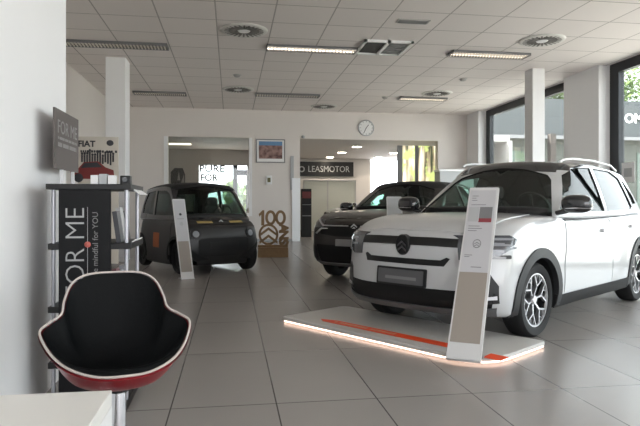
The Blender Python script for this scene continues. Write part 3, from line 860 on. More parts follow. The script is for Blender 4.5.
micro = car_micro()


# ================================================================ CEILING EQUIPMENT
def diffuser(px, py, place):
    p = on_z(px, py, ZC); r = .40
    t = empty('swirl_diffuser', (p.x, p.y, ZC - .002), 0, 'round swirl air diffuser ' + place, 'air diffuser', 'round ceiling air diffusers')
    bm = B(); lathe(bm, [(0, -.002), (r * .62, -.003), (r * .66, -.02), (r * .93, -.024), (r, -.012), (r * 1.02, 0)], 48); obj('face_plate', bm, mat('diffuser_plate', (.66, .64, .61), .5), t, smooth=True)
    bm = B()
    for k in range(24):
        a = 2 * PI * k / 24
        box(bm, r * .30, r * .84, -.015, .015, -.026, -.004, M=Matrix.Rotation(a, 4, 'Z'))
    obj('slots', bm, mat('slot_shadow', (.20, .19, .18), .8), t)
    bm = B(); lathe(bm, [(0, -.03), (r * .24, -.028), (r * .28, -.004)], 24); obj('centre_disc', bm, M_WHITEP, t, smooth=True)


for px, py, pl in ((244, 30, 'left of the middle, nearest of the three above the microcar'), (238, 89, 'far above the microcar roof'), (542, 40, 'above the white hatchback, near the windows'),
                   (437, 93, 'far back between two lamps, over the dark suv'), (324, 106, 'smallest and farthest, just before the back wall')):
    diffuser(px, py, pl)

M_TUBE_ON = mat('lamp_tube_on', (.9, .88, .82), .5, emit=(1, .86, .70), es=1.6)
M_TUBE_DIM = mat('lamp_tube_dim', (.15, .14, .13), .5, emit=(1, .85, .68), es=.05)
M_LOUVRE = mat('louvre_metal', (.72, .68, .62), .4, .2)
M_LOUVREB = mat('louvre_dark', (.10, .09, .085), .4, .4)


def ceiling_lamp(x0, x1, yc, tube, label, w=.17, n=26):
    t = empty('louvre_lamp', ((x0 + x1) / 2, yc, ZC - .002), 0, label, 'ceiling lamp', 'louvred ceiling lamps')
    h = (x1 - x0) / 2
    bm = B(); box(bm, -h, h, -w, -w + .015, -.05, 0); box(bm, -h, h, w - .015, w, -.05, 0); box(bm, -h, -h + .015, -w, w, -.05, 0); box(bm, h - .015, h, -w, w, -.05, 0); box(bm, -h, h, -w, w, -.004, 0)
    obj('housing', bm, M_GREY, t)
    bm = B(); d = 2 * h / n
    for k in range(1, n): box(bm, -h + k * d - d * .13, -h + k * d + d * .13, -w + .015, w - .015, -.048, -.012)
    obj('louvre', bm, M_LOUVRE, t)
    bm = B(); tube_ = []
    for s in (-.5, .5): lathe(bm, [(0, -h + .03), (.013, -h + .03), (.013, h - .03), (0, h - .03)], 10, Matrix.Translation((0, s * w, -.02)) @ Matrix.Rotation(PI / 2, 4, 'Y'))
    obj('tube', bm, tube, t, smooth=True)
    return t


def lamp_px(pa, pb, y, *a, **k):
    A = on_z(pa, y, ZC); C_ = on_z(pb, y, ZC); ceiling_lamp(A.x, C_.x, (A.y + C_.y) / 2, *a, **k)


lamp_px(40, 167, 43, M_TUBE_DIM, 'dark louvred ceiling lamp at upper left beside the near partition', n=38)
lamp_px(266, 357.5, 48, M_TUBE_ON, 'long louvred ceiling lamp touching the air cassette')
lamp_px(448, 530, 53.5, M_TUBE_ON, 'bright louvred ceiling lamp left of the swirl diffuser by the windows')
lamp_px(134, 186, 92.5, M_TUBE_DIM, 'far louvred ceiling lamp right of the white pillar')
lamp_px(255, 320, 94.5, M_TUBE_DIM, 'far dark louvred ceiling lamp between two small diffusers')
lamp_px(398, 447, 98, M_TUBE_ON, 'far lit ceiling lamp before the small diffuser over the suv')

# air cassette and small grille
a = on_z(360, 47, ZC); b_ = on_z(406, 47, ZC)
t = empty('air_cassette', ((a.x + b_.x) / 2, (a.y + b_.y) / 2, ZC), 0, 'square ceiling air cassette, half dark and half grey, at the end of a lamp', 'air conditioner')
h = .46
bm = B(); box(bm, -h, h, -h, -h + .05, -.04, 0); box(bm, -h, h, h - .05, h, -.04, 0); box(bm, -h, -h + .05, -h, h, -.04, 0); box(bm, h - .05, h, -h, h, -.04, 0); box(bm, -.03, .03, -h, h, -.04, 0)
obj('frame', bm, M_WHITEP, t)
bm = B(); box(bm, -h + .05, -.03, -h + .05, h - .05, -.012, 0); obj('dark_bay', bm, mat('cassette_dark', (.03, .03, .03), .6), t)
bm = B(); box(bm, .03, h - .05, -h + .05, h - .05, -.016, 0)
for k in range(6): box(bm, .05, h - .07, -h + .1 + k * .13, -h + .13 + k * .13, -.03, -.016)
obj('grey_bay', bm, M_GREY, t)
p = on_z(413, 21, ZC)
t = empty('ceiling_grille', (p.x, p.y, ZC), 0, 'small narrow grey grille in the ceiling above the air cassette', 'vent')
bm = B(); box(bm, -.27, .27, -.09, .09, -.015, 0); obj('frame', bm, M_DIFF, t)
bm = B()
for k in range(5): box(bm, -.24, .24, -.075 + k * .034, -.055 + k * .034, -.022, -.015)
obj('slat', bm, M_GREY, t)
for px, py, l in ((237, 75, 'between the two diffusers above the microcar'), (463, 79, 'above the far end of the suv'), (385, 97, 'near the far lit lamp')):
    p = on_z(px, py, ZC); bm = B(); lathe(bm, [(0, -.05), (.05, -.048), (.075, -.03), (.08, -.006), (.10, 0)], 20, Matrix.Translation(p))
    tag(obj('smoke_detector', bm, M_DIFF, None, smooth=True), 'small round smoke detector on the ceiling ' + l, 'smoke detector', 'ceiling smoke detectors')

# downlights of the back hall
M_DOWN = mat('downlight_glow', (1, .95, .85), .5, emit=(1, .88, .70), es=14)
for i, (px, py, l) in enumerate(((356.6, 146.8, 'nearest of the left row'), (341.9, 152.5, 'middle of the left row'), (330, 157.3, 'farthest of the left row'), (378.5, 157.4, 'farthest of the right row'), (393.5, 153, 'nearer one of the right row'))):
    p = on_z(px, py, ZB)
    t = empty('downlight', (p.x, p.y, ZB), 0, 'lit round downlight in the back hall ceiling, ' + l, 'downlight', 'downlights in the back hall')
    bm = B(); lathe(bm, [(.13, 0), (.20, -.012), (.21, 0)], 24); obj('ring', bm, M_WHITEP, t, smooth=True)
    bm = B(); lathe(bm, [(0, -.012), (.16, -.010), (.17, 0)], 24); obj('lamp_disc', bm, M_DOWN, t)
    l_ = bpy.data.lights.new('downlight_lamp', 'SPOT'); l_.energy = 25; l_.spot_size = R(120); l_.color = (1, .85, .7); l_.shadow_soft_size = .1
    o = bpy.data.objects.new('downlight_lamp', l_); COL.objects.link(o); o.parent = t; o.location = (0, 0, -.03)
# glowing panel added to fill the office with warm light
t = empty('office_fill_panel', (-1.9, 21, ZB), 0, 'added glowing fill panel on the office ceiling behind the interior window', 'ceiling lamp')
bm = B(); box(bm, -.5, .5, -.12, .12, -.04, 0); obj('fill_panel', bm, mat('office_fill_glow', (1, .95, .9), .5, emit=(1, .85, .68), es=.7), t)

# ================================================================ BACK WALL FITTINGS
WY = YB - .001


def on_wall(px, py): return on_y(px, py, WY)


# clock
p = on_wall(366, 128); r = .265
t = empty('wall_clock', (p.x, WY, p.z), 0, 'round white wall clock with a grey rim high on the back wall', 'clock')
MW = Matrix.Rotation(PI / 2, 4, 'X')
bm = B(); lathe(bm, [(0, 0), (r, 0), (r, .045), (r * .9, .05), (r * .87, .03)], 40, MW); obj('rim', bm, M_LGREY, t, smooth=True, angle=30)
bm = B(); lathe(bm, [(0, .031), (r * .89, .030), (r * .89, .02)], 40, MW); face = obj('clock_face', bm, M_WHITEP, t)
bm = B()
for k in range(12):
    a = PI / 6 * k; box(bm, -.008, .008, r * .7, r * .82, .031, .033, M=MW @ Matrix.Rotation(a, 4, 'Z'))
obj('hour_marks', bm, M_TEXTD, face)
for a, l in ((38, .13), (205, .18)):
    bm = B(); box(bm, -.009, .009, -.03, l, .034, .037, M=MW @ Matrix.Rotation(R(-a), 4, 'Z')); obj('clock_hand', bm, M_TEXTD, t)

# framed picture
a = on_wall(256, 139); b_ = on_wall(285, 163); cx = (a.x + b_.x) / 2; w = (b_.x - a.x) / 2; hh = (a.z - b_.z) / 2; cz = (a.z + b_.z) / 2
t = empty('picture_frame', (cx, WY, cz - hh), 0, 'framed picture with a blue top and red-brown scene beside the interior window', 'picture')
bm = B(); f = .03
box(bm, -w, w, -.04, 0, 0, f); box(bm, -w, w, -.04, 0, 2 * hh - f, 2 * hh); box(bm, -w, -w + f, -.04, 0, f, 2 * hh - f); box(bm, w - f, w, -.04, 0, f, 2 * hh - f); obj('frame', bm, M_GREY, t)
bm = B(); box(bm, -w + f, w - f, -.02, 0, f, 2 * hh - f); obj('mount', bm, M_WHITEP, t)
M_PICT = bpy.data.materials.new('picture_print'); M_PICT.use_nodes = True; nt = M_PICT.node_tree; pb = nt.nodes['Principled BSDF']; tc = nt.nodes.new('ShaderNodeTexCoord')
sp = nt.nodes.new('ShaderNodeSeparateXYZ'); nt.links.new(tc.outputs['Object'], sp.inputs[0]); no = nt.nodes.new('ShaderNodeTexNoise'); no.inputs['Scale'].default_value = 7; nt.links.new(tc.outputs['Object'], no.inputs['Vector'])
cr = nt.nodes.new('ShaderNodeValToRGB'); e = cr.color_ramp.elements; e[0].color = (.10, .04, .035, 1); e[0].position = .35; e[1].color = (.34, .20, .17, 1); e[1].position = .65; nt.links.new(no.outputs['Fac'], cr.inputs[0])
gt = nt.nodes.new('ShaderNodeMath'); gt.operation = 'GREATER_THAN'; gt.inputs[1].default_value = 2 * hh - .2; nt.links.new(sp.outputs[2], gt.inputs[0])
mq = nt.nodes.new('ShaderNodeMix'); mq.data_type = 'RGBA'; nt.links.new(gt.outputs[0], mq.inputs[0]); nt.links.new(cr.outputs[0], mq.inputs[6]); mq.inputs[7].default_value = (.10, .22, .40, 1); nt.links.new(mq.outputs[2], pb.inputs[0])
bm = B(); box(bm, -w + .09, w - .09, -.026, -.02, .13, 2 * hh - .07); obj('print', bm, M_PICT, t)

# small wall boxes
a = on_wall(269, 180)
t = empty('wall_thermostat', (a.x, WY, a.z), 0, 'small white wall box with an olive dial below the framed picture', 'thermostat')
bm = B(); box(bm, -.09, .09, -.05, 0, -.14, .14); obj('housing', bm, M_WHITEP, t, bevel=.01)
bm = B(); box(bm, -.05, .045, -.06, -.05, -.07, .07); obj('dial', bm, mat('olive_dial', (.16, .15, .07), .5), t)
a = on_wall(303, 137); bm = B(); ellipsoid(bm, (a.x, WY - .04, a.z), (.06, .04, .05)); tag(obj('motion_sensor', bm, M_LGREY, None, smooth=True), 'tiny grey motion sensor above the wide opening corner', 'sensor')
a = on_wall(292, 160); b_ = on_wall(292, 196)
bm = B(); box(bm, a.x - .05, a.x + .05, WY - .04, WY - .0, on_wall(292, 190).z, on_wall(292, 156).z); tag(obj('wall_switch_strip', bm, M_LGREY, None), 'slim vertical grey strip on the wall beside the white door frame', 'wall strip')

# wooden 100 ANS display
base = on_z(273, 257, 0); dW = 30 / F * base.dot(Vector((math.sin(YAW), math.cos(YAW), 0)))
t = empty('anniversary_sign', (base.x, base.y, 0), R(-2), 'cut plywood sign reading 100 ANS with a chevron emblem on a wooden box', 'sign')
w = dW / 2; TH = .03
MXZ = Matrix(((1, 0, 0, 0), (0, 0, 1, 0), (0, 1, 0, 0), (0, 0, 0, 1)))
bm = B(); box(bm, -w, w, -.12, .12, 0, .22); obj('base_box', bm, M_WOOD, t, bevel=.006)
bm = B(); box(bm, -w, w, TH, TH + .02, .22, .26); box(bm, -w, w * 1.0, -.012, .012, .22, .27)
cxo, czo = -w * .30, .50


def ring2d(bm, cx, cz, rx, rz, th, n=28, d=.015):
    for k in range(n):
        a0, a1 = 2 * PI * k / n, 2 * PI * (k + 1) / n
        q = [(cx + (rx - th * s) * math.cos(a), cz + (rz - th * s) * math.sin(a)) for a, s in ((a0, 0), (a1, 0), (a1, 1), (a0, 1))]
        prism(bm, q, -d, d, MXZ)


ring2d(bm, cxo, czo, w * .66, .235, .048)
for dz in (.10, -.06):
    s = w * .60
    prism(bm, [(cxo - s, czo + dz - .09), (cxo, czo + dz + .06), (cxo + s, czo + dz - .09), (cxo + s, czo + dz - .15), (cxo, czo + dz - .005), (cxo - s, czo + dz - .15)], -.015, .015, MXZ)
obj('emblem_ring', bm, M_WOOD, t)
bm = B(); ring2d(bm, -w * .16, .87, w * .36, .165, .06); ring2d(bm, w * .50, .87, w * .36, .165, .06)
prism(bm, [(-w * .58, .70), (-w * .58, 1.035), (-w * .70, 1.035), (-w * .95, .95), (-w * .90, .89), (-w * .78, .94), (-w * .78, .70)], -.015, .015, MXZ)
obj('number_100', bm, M_WOOD, t)
for i, ch in enumerate('ANS'):
    text('letter', ch, .27, frame((w * .68, -.02, .64 - i * .155), (0, 0, -1), (1, 0, 0)) @ Matrix.Rotation(0, 4, 'Z'), M_WOOD, t, ext=.015, sx=1, bold=.016)

# text on the interior window glass
mt = mat('dark_window_lettering', (.02, .022, .02), .5)
M = frame(on_y(212, 169, YB + .06), (1, 0, 0), (0, 0, 1)); text('window_lettering', 'PURE', .30, M, mt, win4, sx=1.15, bold=.008)
M = frame(on_y(209, 178, YB + .06), (1, 0, 0), (0, 0, 1)); text('window_lettering', 'FOR', .30, M, mt, win4, sx=.95, bold=.010)
# dark office poster board with pale figures
p = on_y(178, 175, 20.5); t = empty('figure_poster', (p.x, 20.5, 0), 0, 'dark rounded poster stand with tan shapes in the office at left', 'poster')
bm = B(); prism(bm, [(-.24, .3), (.24, .3), (.24, 2.2), (.16, 2.42), (-.12, 2.42), (-.24, 2.28)], -.02, .02, MXZ); obj('board', bm, mat('dark_brown_board', (.03, .024, .02), .6), t)
bm = B()
for q in ([(-.02, 2.0), (.03, 2.3), (.08, 2.0)], [(.10, 1.9), (.20, 2.2), (.22, 1.9)], [(-.15, 1.6), (-.05, 1.9), (.12, 1.7), (.0, 1.5)]): prism(bm, q, -.03, -.02, MXZ)
obj('shapes', bm, M_TAUPE, t)
bm = B(); box(bm, -.22, .22, -.2, .2, 0, .03); box(bm, -.03, .03, -.03, .03, .03, .4); obj('foot', bm, M_BLACK, t)

# ---- back hall
a = on_y(300, 161.5, YF - .1); b_ = on_y(351, 176.5, YF - .1)
t = empty('company_sign', ((a.x + b_.x) / 2, YF - .1, b_.z), 0, 'long black sign with grey capital letters on the back hall wall', 'sign')
w = (b_.x - a.x) / 2 + .12; hh = a.z - b_.z
bm = B(); box(bm, -w, w, 0, .1, 0, hh); obj('board', bm, M_BLACK, t)
text('sign_lettering', 'LEASMOTOR', .40, frame((.15, -.004, hh * .48), (1, 0, 0), (0, 0, 1)), M_LGREY, t, sx=.86)
ringb = B(); ring2d(ringb, -w + .2, hh * .48, .14, .14, .05); obj('sign_logo', ringb, M_LGREY, t)
# glazed partition
yp = 25.5; a = on_y(303, 180, yp); b_ = on_y(356, 180, yp); hz_ = on_y(0, 178, yp).z
t = empty('glass_partition', ((a.x + b_.x) / 2, yp, 0), 0, 'pale frosted glass partition under the black company sign', 'partition')
w = (b_.x - a.x) / 2; bm = B(); box(bm, -w, w, -.01, .01, .05, hz_ - .05); obj('frosted_pane', bm, mat('frosted_glass', (.52, .55, .50), .4), t)
bm = B()
for x in (-w, -w * .1, w - .05): box(bm, x, x + .05, -.03, .03, 0, hz_)
box(bm, -w, w, -.03, .03, hz_ - .05, hz_); box(bm, -w, w, -.03, .03, 0, .05); obj('frame', bm, M_LGREY, t)
# dark cabinet
yc = 20.6; a = on_y(302, 188, yc); b_ = on_y(311.5, 188, yc)
t = empty('tall_cabinet', ((a.x + b_.x) / 2, yc, 0), 0, 'tall dark cabinet with a red band just inside the wide opening', 'cabinet')
w = (b_.x - a.x) / 2; zt = on_y(0, 187.5, yc).z
bm = B(); box(bm, -w, w, 0, .4, 0, zt); obj('body', bm, M_BLACKM, t)
bm = B(); box(bm, -w + .01, w - .01, -.012, 0, zt - .34, zt - .10); obj('red_band', bm, mat('dark_red_band', (.12, .012, .012), .5), t)
bm = B(); box(bm, -w + .01, w - .01, -.012, 0, .75, .78); box(bm, -w + .01, w - .01, -.012, 0, 1.15, 1.17); obj('shelf_edge', bm, M_GREY, t)
# self-lit print standing in for a glazed daylight view of trees
yk = 19.3; a = on_y(397.5, 0, yk); b_ = on_y(438.5, 0, yk); wk = (b_.x - a.x) / 2; zt = on_y(0, 139, yk).z
t = empty('tree_view_screen', ((a.x + b_.x) / 2, yk, 0), 0, 'dark framed glowing screen standing in for a glazed view of trees, behind the wide opening', 'screen')
M_FOR = bpy.data.materials.new('glowing_forest_print'); M_FOR.use_nodes = True; nt = M_FOR.node_tree; pb = nt.nodes['Principled BSDF']; tc = nt.nodes.new('ShaderNodeTexCoord'); mp = nt.nodes.new('ShaderNodeMapping'); nt.links.new(tc.outputs['Object'], mp.inputs[0])
mp.inputs['Scale'].default_value = (4.2, 1, .35); no = nt.nodes.new('ShaderNodeTexNoise'); no.inputs['Scale'].default_value = 1.3; no.inputs['Detail'].default_value = 3; nt.links.new(mp.outputs[0], no.inputs['Vector'])
cr = nt.nodes.new('ShaderNodeValToRGB'); cr.color_ramp.elements[0].color = (.03, .035, .02, 1); cr.color_ramp.elements[0].position = .38; cr.color_ramp.elements[1].color = (.55, .50, .38, 1); cr.color_ramp.elements[1].position = .58
q = cr.color_ramp.elements.new(.47); q.color = (.22, .18, .11, 1); nt.links.new(no.outputs['Fac'], cr.inputs[0])
n2 = nt.nodes.new('ShaderNodeTexNoise'); n2.inputs['Scale'].default_value = 2.6; nt.links.new(tc.outputs['Object'], n2.inputs['Vector']); c2 = nt.nodes.new('ShaderNodeValToRGB'); c2.color_ramp.elements[0].position = .5; c2.color_ramp.elements[1].position = .6
nt.links.new(n2.outputs['Fac'], c2.inputs[0]); mq = nt.nodes.new('ShaderNodeMix'); mq.data_type = 'RGBA'; nt.links.new(c2.outputs[0], mq.inputs[0]); nt.links.new(cr.outputs[0], mq.inputs[6]); mq.inputs[7].default_value = (.30, .36, .12, 1); nt.links.new(mq.outputs[2], pb.inputs[0]); pb.inputs['Roughness'].default_value = .4
nt.links.new(mq.outputs[2], pb.inputs['Emission Color']); pb.inputs['Emission Strength'].default_value = .9  # glow in the print takes the place of daylight on the trees
bm = B(); box(bm, -wk + .16, wk - .12, -.01, .01, .1, zt); obj('glowing_print', bm, M_FOR, t)
bm = B(); box(bm, -wk, -wk + .16, -.05, .05, 0, zt); box(bm, wk - .12, wk, -.05, .05, 0, zt); box(bm, -.12, .0, -.03, .03, .1, zt); obj('frame', bm, M_GREY, t)
# counter rail by the back wall at right
a = on_y(440, 165, 17.6); b_ = on_y(474, 165, 17.6)
t = empty('reception_counter', ((a.x + b_.x) / 2, 17.6, 0), 0, 'pale counter with a grey top ledge against the back wall behind the cars', 'counter')
w = (b_.x - a.x) / 2
zt = on_y(0, 165, 17.6).z
bm = B(); box(bm, -w, w, 0, .5, 0, zt - .06); obj('body', bm, M_LGREY, t)
bm = B(); box(bm, -w - .03, w + .02, -.04, .5, zt - .06, zt); obj('ledge', bm, M_WHITEP, t)


# ================================================================ DISPLAY PLATFORM
A_ = on_z(281, 322, 0); B_ = on_z(487, 369.4, 0); C_ = on_z(549.5, 348.5, 0)
ux = (B_ - A_).normalized(); uy = Vector((-ux.y, ux.x, 0)); uy = uy if uy.dot(C_ - B_) > 0 else -uy
Lx = (B_ - A_).length; Ly = (C_ - B_).dot(uy)
plat = empty('display_platform', A_, math.atan2(ux.y, ux.x), 'low white display platform with a glowing edge under the hatchback nose', 'platform')
sgn = 1 if Vector((-ux.y, ux.x, 0)).dot(uy) > 0 else -1


def rr(x0, x1, y0, y1, r, n=8):
    o = []
    for cx, cy, a, rx in ((x1 - .03, y1 - .03, 0, .03), (x0 + .09, y1 - .09, 90, .09), (x0 + .06, y0 + .06, 180, .06), (x1 - r, y0 + r, 270, r)):
        o += [(cx + rx * math.cos(R(a + 90 * k / n)), cy + rx * math.sin(R(a + 90 * k / n))) for k in range(n + 1)]
    return o


PT = .055
bm = B(); prism(bm, rr(0, Lx, 0, Ly, .30), .022, PT); obj('deck', bm, M_PLAT, plat, bevel=.004)
bm = B(); prism(bm, rr(.03, Lx - .03, .03, Ly - .02, .27), 0, .022); obj('plinth', bm, M_WHITEP, plat)
bm = B(); pts = [p for p in rr(.008, Lx - .008, .008, Ly, .295)]
q = pts[18:] + pts[:1]
tube(bm, [(p[0], p[1], .015) for p in q], .0055, 6); obj('light_strip', bm, M_LED, plat)
# orange inlays, laid out in platform coordinates


def to_plat(px, py):
    p = on_z(px, py, PT) - A_; return p.dot(ux), p.dot(uy)


s0 = to_plat(316, 321.5); s1 = to_plat(448, 350.5); s2 = to_plat(489, 358.5); s3 = to_plat(505, 356)
yb0, yb1 = .14, .255
bm = B(); prism(bm, [(s0[0] + .03, yb0), (s1[0], yb0), (s1[0], yb1), (s0[0] + .12, yb1), (s0[0] - .06, (yb0 + yb1) / 2)], PT, PT + .002); st = obj('orange_strip', bm, M_ORANGE, plat)
dashes('strip_lettering', .72, .045, frame((s0[0] + .50, (yb0 + yb1) / 2, PT + .0022), (1, 0, 0), (0, 1, 0)), mat('faded_lettering', (.75, .35, .22), .5), st)
ang = 0
bm = B(); prism(bm, [to_plat(482.3, 357.3), to_plat(501, 361), to_plat(508.6, 357.3), to_plat(491, 353.6)], PT, PT + .002); obj('orange_square', bm, M_ORANGE, plat)


# ================================================================ INFO TOTEMS
def totem(foot, top, w, normal, zb, label, style, thick=.022):
    """slab leaning from foot to top (world points), local frame on its face"""
    t = empty('info_totem', foot, 0, label, 'information stand', 'leaning information stands')
    up = (top - foot); L = up.length; up.normalize(); xw = Vector((up.y, -up.x, 0)).normalized()
    if xw.dot(Vector((1, 0, 0))) < 0: xw = -xw
    M = frame((0, 0, 0), xw, up)   # local z towards viewer
    bm = B(); prism(bm, rrect(-w / 2, w / 2, 0, L, .012), -thick, 0, M)
    obj('slab', bm, mat('totem_white', (.60, .60, .60), .35), t, bevel=.002)
    bm = B(); prism(bm, [(-w / 2 + .012, L * .46), (w / 2 - .02, L * .46), (w / 2 - .02, L * .98), (-w / 2 + .012, L * .98)], 0, .0015, M); sh = obj('info_sheet', bm, mat('info_sheet_paper', (.50, .50, .52), .35), t)
    bm = B(); prism(bm, [(-w / 2 + .012, .085 * L), (w / 2 - .02, .085 * L), (w / 2 - .02, L * .46), (-w / 2 + .012, L * .46)], 0, .0015, M); obj('taupe_panel', bm, M_TAUPE, t)
    if style == 2:
        bm = B(); prism(bm, [(.0 + .022 * math.cos(PI * k / 8), L * .80 + .022 * math.sin(PI * k / 8)) for k in range(16)], .0015, .003, M); obj('printed_emblem', bm, M_TEXTD, sh)
        bm = B(); ring_ = [(.0 + .03 * math.cos(PI * k / 8), L * .68 + .035 * math.sin(PI * k / 8)) for k in range(16)]; prism(bm, ring_, .0015, .0025, M); obj('printed_ring', bm, M_LGREY, sh)
        bm = B(); prism(bm, [(-.06, L * .74), (.05, L * .74), (.05, L * .745), (-.06, L * .745)], .0015, .0025, M); obj('printed_line', bm, M_GREY, sh)
    elif style:
        bm = B(); prism(bm, [(-.015, L * .79), (w / 2 - .035, L * .79), (w / 2 - .035, L * .865), (-.015, L * .865)], .0015, .0025, M); obj('photo_dark', bm, M_GREY, sh)
        bm = B(); prism(bm, [(-.015, L * .765), (w / 2 - .035, L * .765), (w / 2 - .035, L * .79), (-.015, L * .79)], .0015, .0025, M); obj('photo_red', bm, mat('red_strip', (.25, .04, .05), .5), sh)
        bm = B(); prism(bm, [(-w / 2 + .02, L * .77), (-.02, L * .77), (-.02, L * .865), (-w / 2 + .02, L * .865)], .0015, .0025, M); obj('photo_grey', bm, M_LGREY, sh)
        bm = B()
        for k, (z, a, b_) in enumerate(((.94, -.09, -.04), (.925, -.09, -.055), (.91, -.09, -.045), (.88, -.09, .03), (.74, -.09, .0), (.725, -.09, .02), (.71, -.09, -.02), (.56, -.09, -.03), (.55, -.09, -.05), (.49, -.03, .05))):
            prism(bm, [(a, L * z - .003), (b_, L * z - .003), (b_, L * z + .003), (a, L * z + .003)], .0015, .0025, M)
        obj('printed_lines', bm, M_GREY, sh)
        bm = B(); N = 28
        for k in range(N):
            a0, a1 = 2 * PI * k / N, 2 * PI * (k + 1) / N
            prism(bm, [(-.005 + q * .78 * math.cos(a), L * .63 + q * math.sin(a)) for a, q in ((a0, .042), (a1, .042), (a1, .035), (a0, .035))], .0015, .0028, M)
        for dz in (.004, -.018):
            prism(bm, [(-.03, L * .63 + dz - .008), (-.005, L * .63 + dz + .012), (.02, L * .63 + dz - .008), (.02, L * .63 + dz - .014), (-.005, L * .63 + dz + .004), (-.03, L * .63 + dz - .014)], .0015, .0028, M)
        obj('printed_emblem', bm, M_GREY, sh)
    # foot plate
    f = Vector((up.x, up.y, 0)).normalized(); bm = B()
    Mf = frame((0, 0, 0), xw, f); prism(bm, [(-w / 2, -.01), (w / 2, -.01), (w / 2, .16), (-w / 2, .16)], 0, .008, Mf); obj('foot_plate', bm, M_SILVER, t)
    return t


foot = on_z(463, 360.5, PT)
top = on_d(484.5, 187.5, 4.98)
totem(foot, top, .245, None, PT, 'white leaning info totem with emblem and dark photo, standing on the lit platform', True)
foot2 = on_z(188, 279, 0); d2 = foot2.dot(Vector((math.sin(YAW), math.cos(YAW), 0)))
top2 = on_d(178.5, 199, d2 + .45)
totem(foot2, top2, .205, None, 0, 'white leaning info totem in front of the anthracite microcar', 2)
foot3 = on_d(398, 260, 7.6); foot3.z = 0
top3 = on_d(394, 196.5, 8.0)
totem(foot3, top3, .21, None, 0, 'white info totem between the brown suv and the white bonnet', False)


# ================================================================ LEAFLET DISPLAY
DX0, DX1, DY0, DY1 = -.985, -.575, 3.38, 3.82
dsp = empty('leaflet_display', ((DX0 + DX1) / 2, (DY0 + DY1) / 2, 0), 0, 'black leaflet rack with a FOR ME side panel against the near white wall', 'display rack')
ox_, oy_ = (DX0 + DX1) / 2, (DY0 + DY1) / 2


def lb(bm, x0, x1, y0, y1, z0, z1): box(bm, x0 - ox_, x1 - ox_, y0 - oy_, y1 - oy_, z0, z1)


zs = on_y(80, 186, DY0).z
bm = B(); lb(bm, DX0 + .045, DX1 - .09, DY0, DY0 + .02, .06, zs); pan = obj('side_panel', bm, mat('rack_black', (.007, .007, .008), .6, spec=.25), dsp)
bm = B(); lb(bm, DX0 - .02, DX1 + .02, DY0 - .01, DY1 + .02, zs - .02, zs + .012); obj('top_shelf', bm, M_BLACK, dsp, bevel=.003)
bm = B(); lb(bm, DX0, DX1, DY0 - .02, DY1 + .02, 0, .05); obj('base', bm, M_BLACK, dsp, bevel=.004)
bm = B(); lb(bm, DX0 + .05, DX0 + .07, DY0 + .02, DY1, .05, zs - .02); obj('back_panel', bm, mat('grey_back_panel', (.25, .26, .28), .4), dsp)
for x, y in ((DX0 + .01, DY0 + .03), (DX1 - .01, DY0 + .03), (DX0 + .01, DY1 - .03), (DX1 - .01, DY1 - .03)):
    bm = B(); lathe(bm, [(.011, .05), (.011, zs - .02)], 12, Matrix.Translation((x - ox_, y - oy_, 0))); obj('post', bm, mat('satin_post', (.36, .36, .39), .35, .5), dsp, smooth=True)
shz = [on_y(118, y, DY0 + .2).z for y in (241, 300, 352)]
lvl = []
for i, z in enumerate(shz):
    bm = B(); lb(bm, DX0 - .015, DX1 + .02, DY0 + .01, DY1 + .01, z - .035, z); obj('shelf', bm, M_BLACK, dsp, bevel=.003)
    lvl.append(z)
    bm = B(); Mh = Matrix.Translation((DX1 + .005 - ox_, 0, z - .005)) @ Matrix.Rotation(R(-35), 4, 'Y'); box(bm, -.03, .03, DY0 + .08 - oy_, DY1 - .08 - oy_, -.003, .003, M=Mh); obj('label_holder', bm, M_WHITEP, dsp)
bm = B(); Mh = Matrix.Translation((DX1 + .03 - ox_, 0, zs - .025)) @ Matrix.Rotation(R(35), 4, 'Y'); box(bm, -.03, .03, DY0 + .1 - oy_, DY1 - .05 - oy_, -.003, .003, M=Mh); obj('label_holder', bm, M_WHITEP, dsp)
M_SGL0 = mat('dim_lettering', (.20, .20, .20), .5)
xc = lambda px: on_y(px, 230, DY0 - .002).x - ox_
zc = lambda py: on_y(90, py, DY0 - .002).z
text('panel_lettering', 'FOR ME', .148, frame((xc(76.0), DY0 - .003 - oy_, zc(252)), (0, 0, 1), (-1, 0, 0)), mat('panel_white_lettering', (.38, .38, .38), .5), pan, ext=.001, sx=.98, bold=-.0022)
bm = B(); x = xc(87.5); box(bm, x - .001, x + .001, DY0 - .002 - oy_, DY0 - oy_, zc(300), zc(207)); obj('panel_line', bm, M_LGREY, pan)
bm = B(); lathe(bm, [(0, .007), (.010, .005), (.017, .0)], 20, Matrix.Translation((x, DY0 - oy_, zc(244.5))) @ Matrix.Rotation(PI / 2, 4, 'X')); obj('red_dot', bm, mat('red_jewel', (.45, .10, .08), .3), pan)
text('panel_lettering', 'be mindful for YOU', .042, frame((xc(95.5), DY0 - .003 - oy_, zc(244)), (0, 0, 1), (-1, 0, 0)), M_SGL0, pan, ext=.001, sx=1.05)

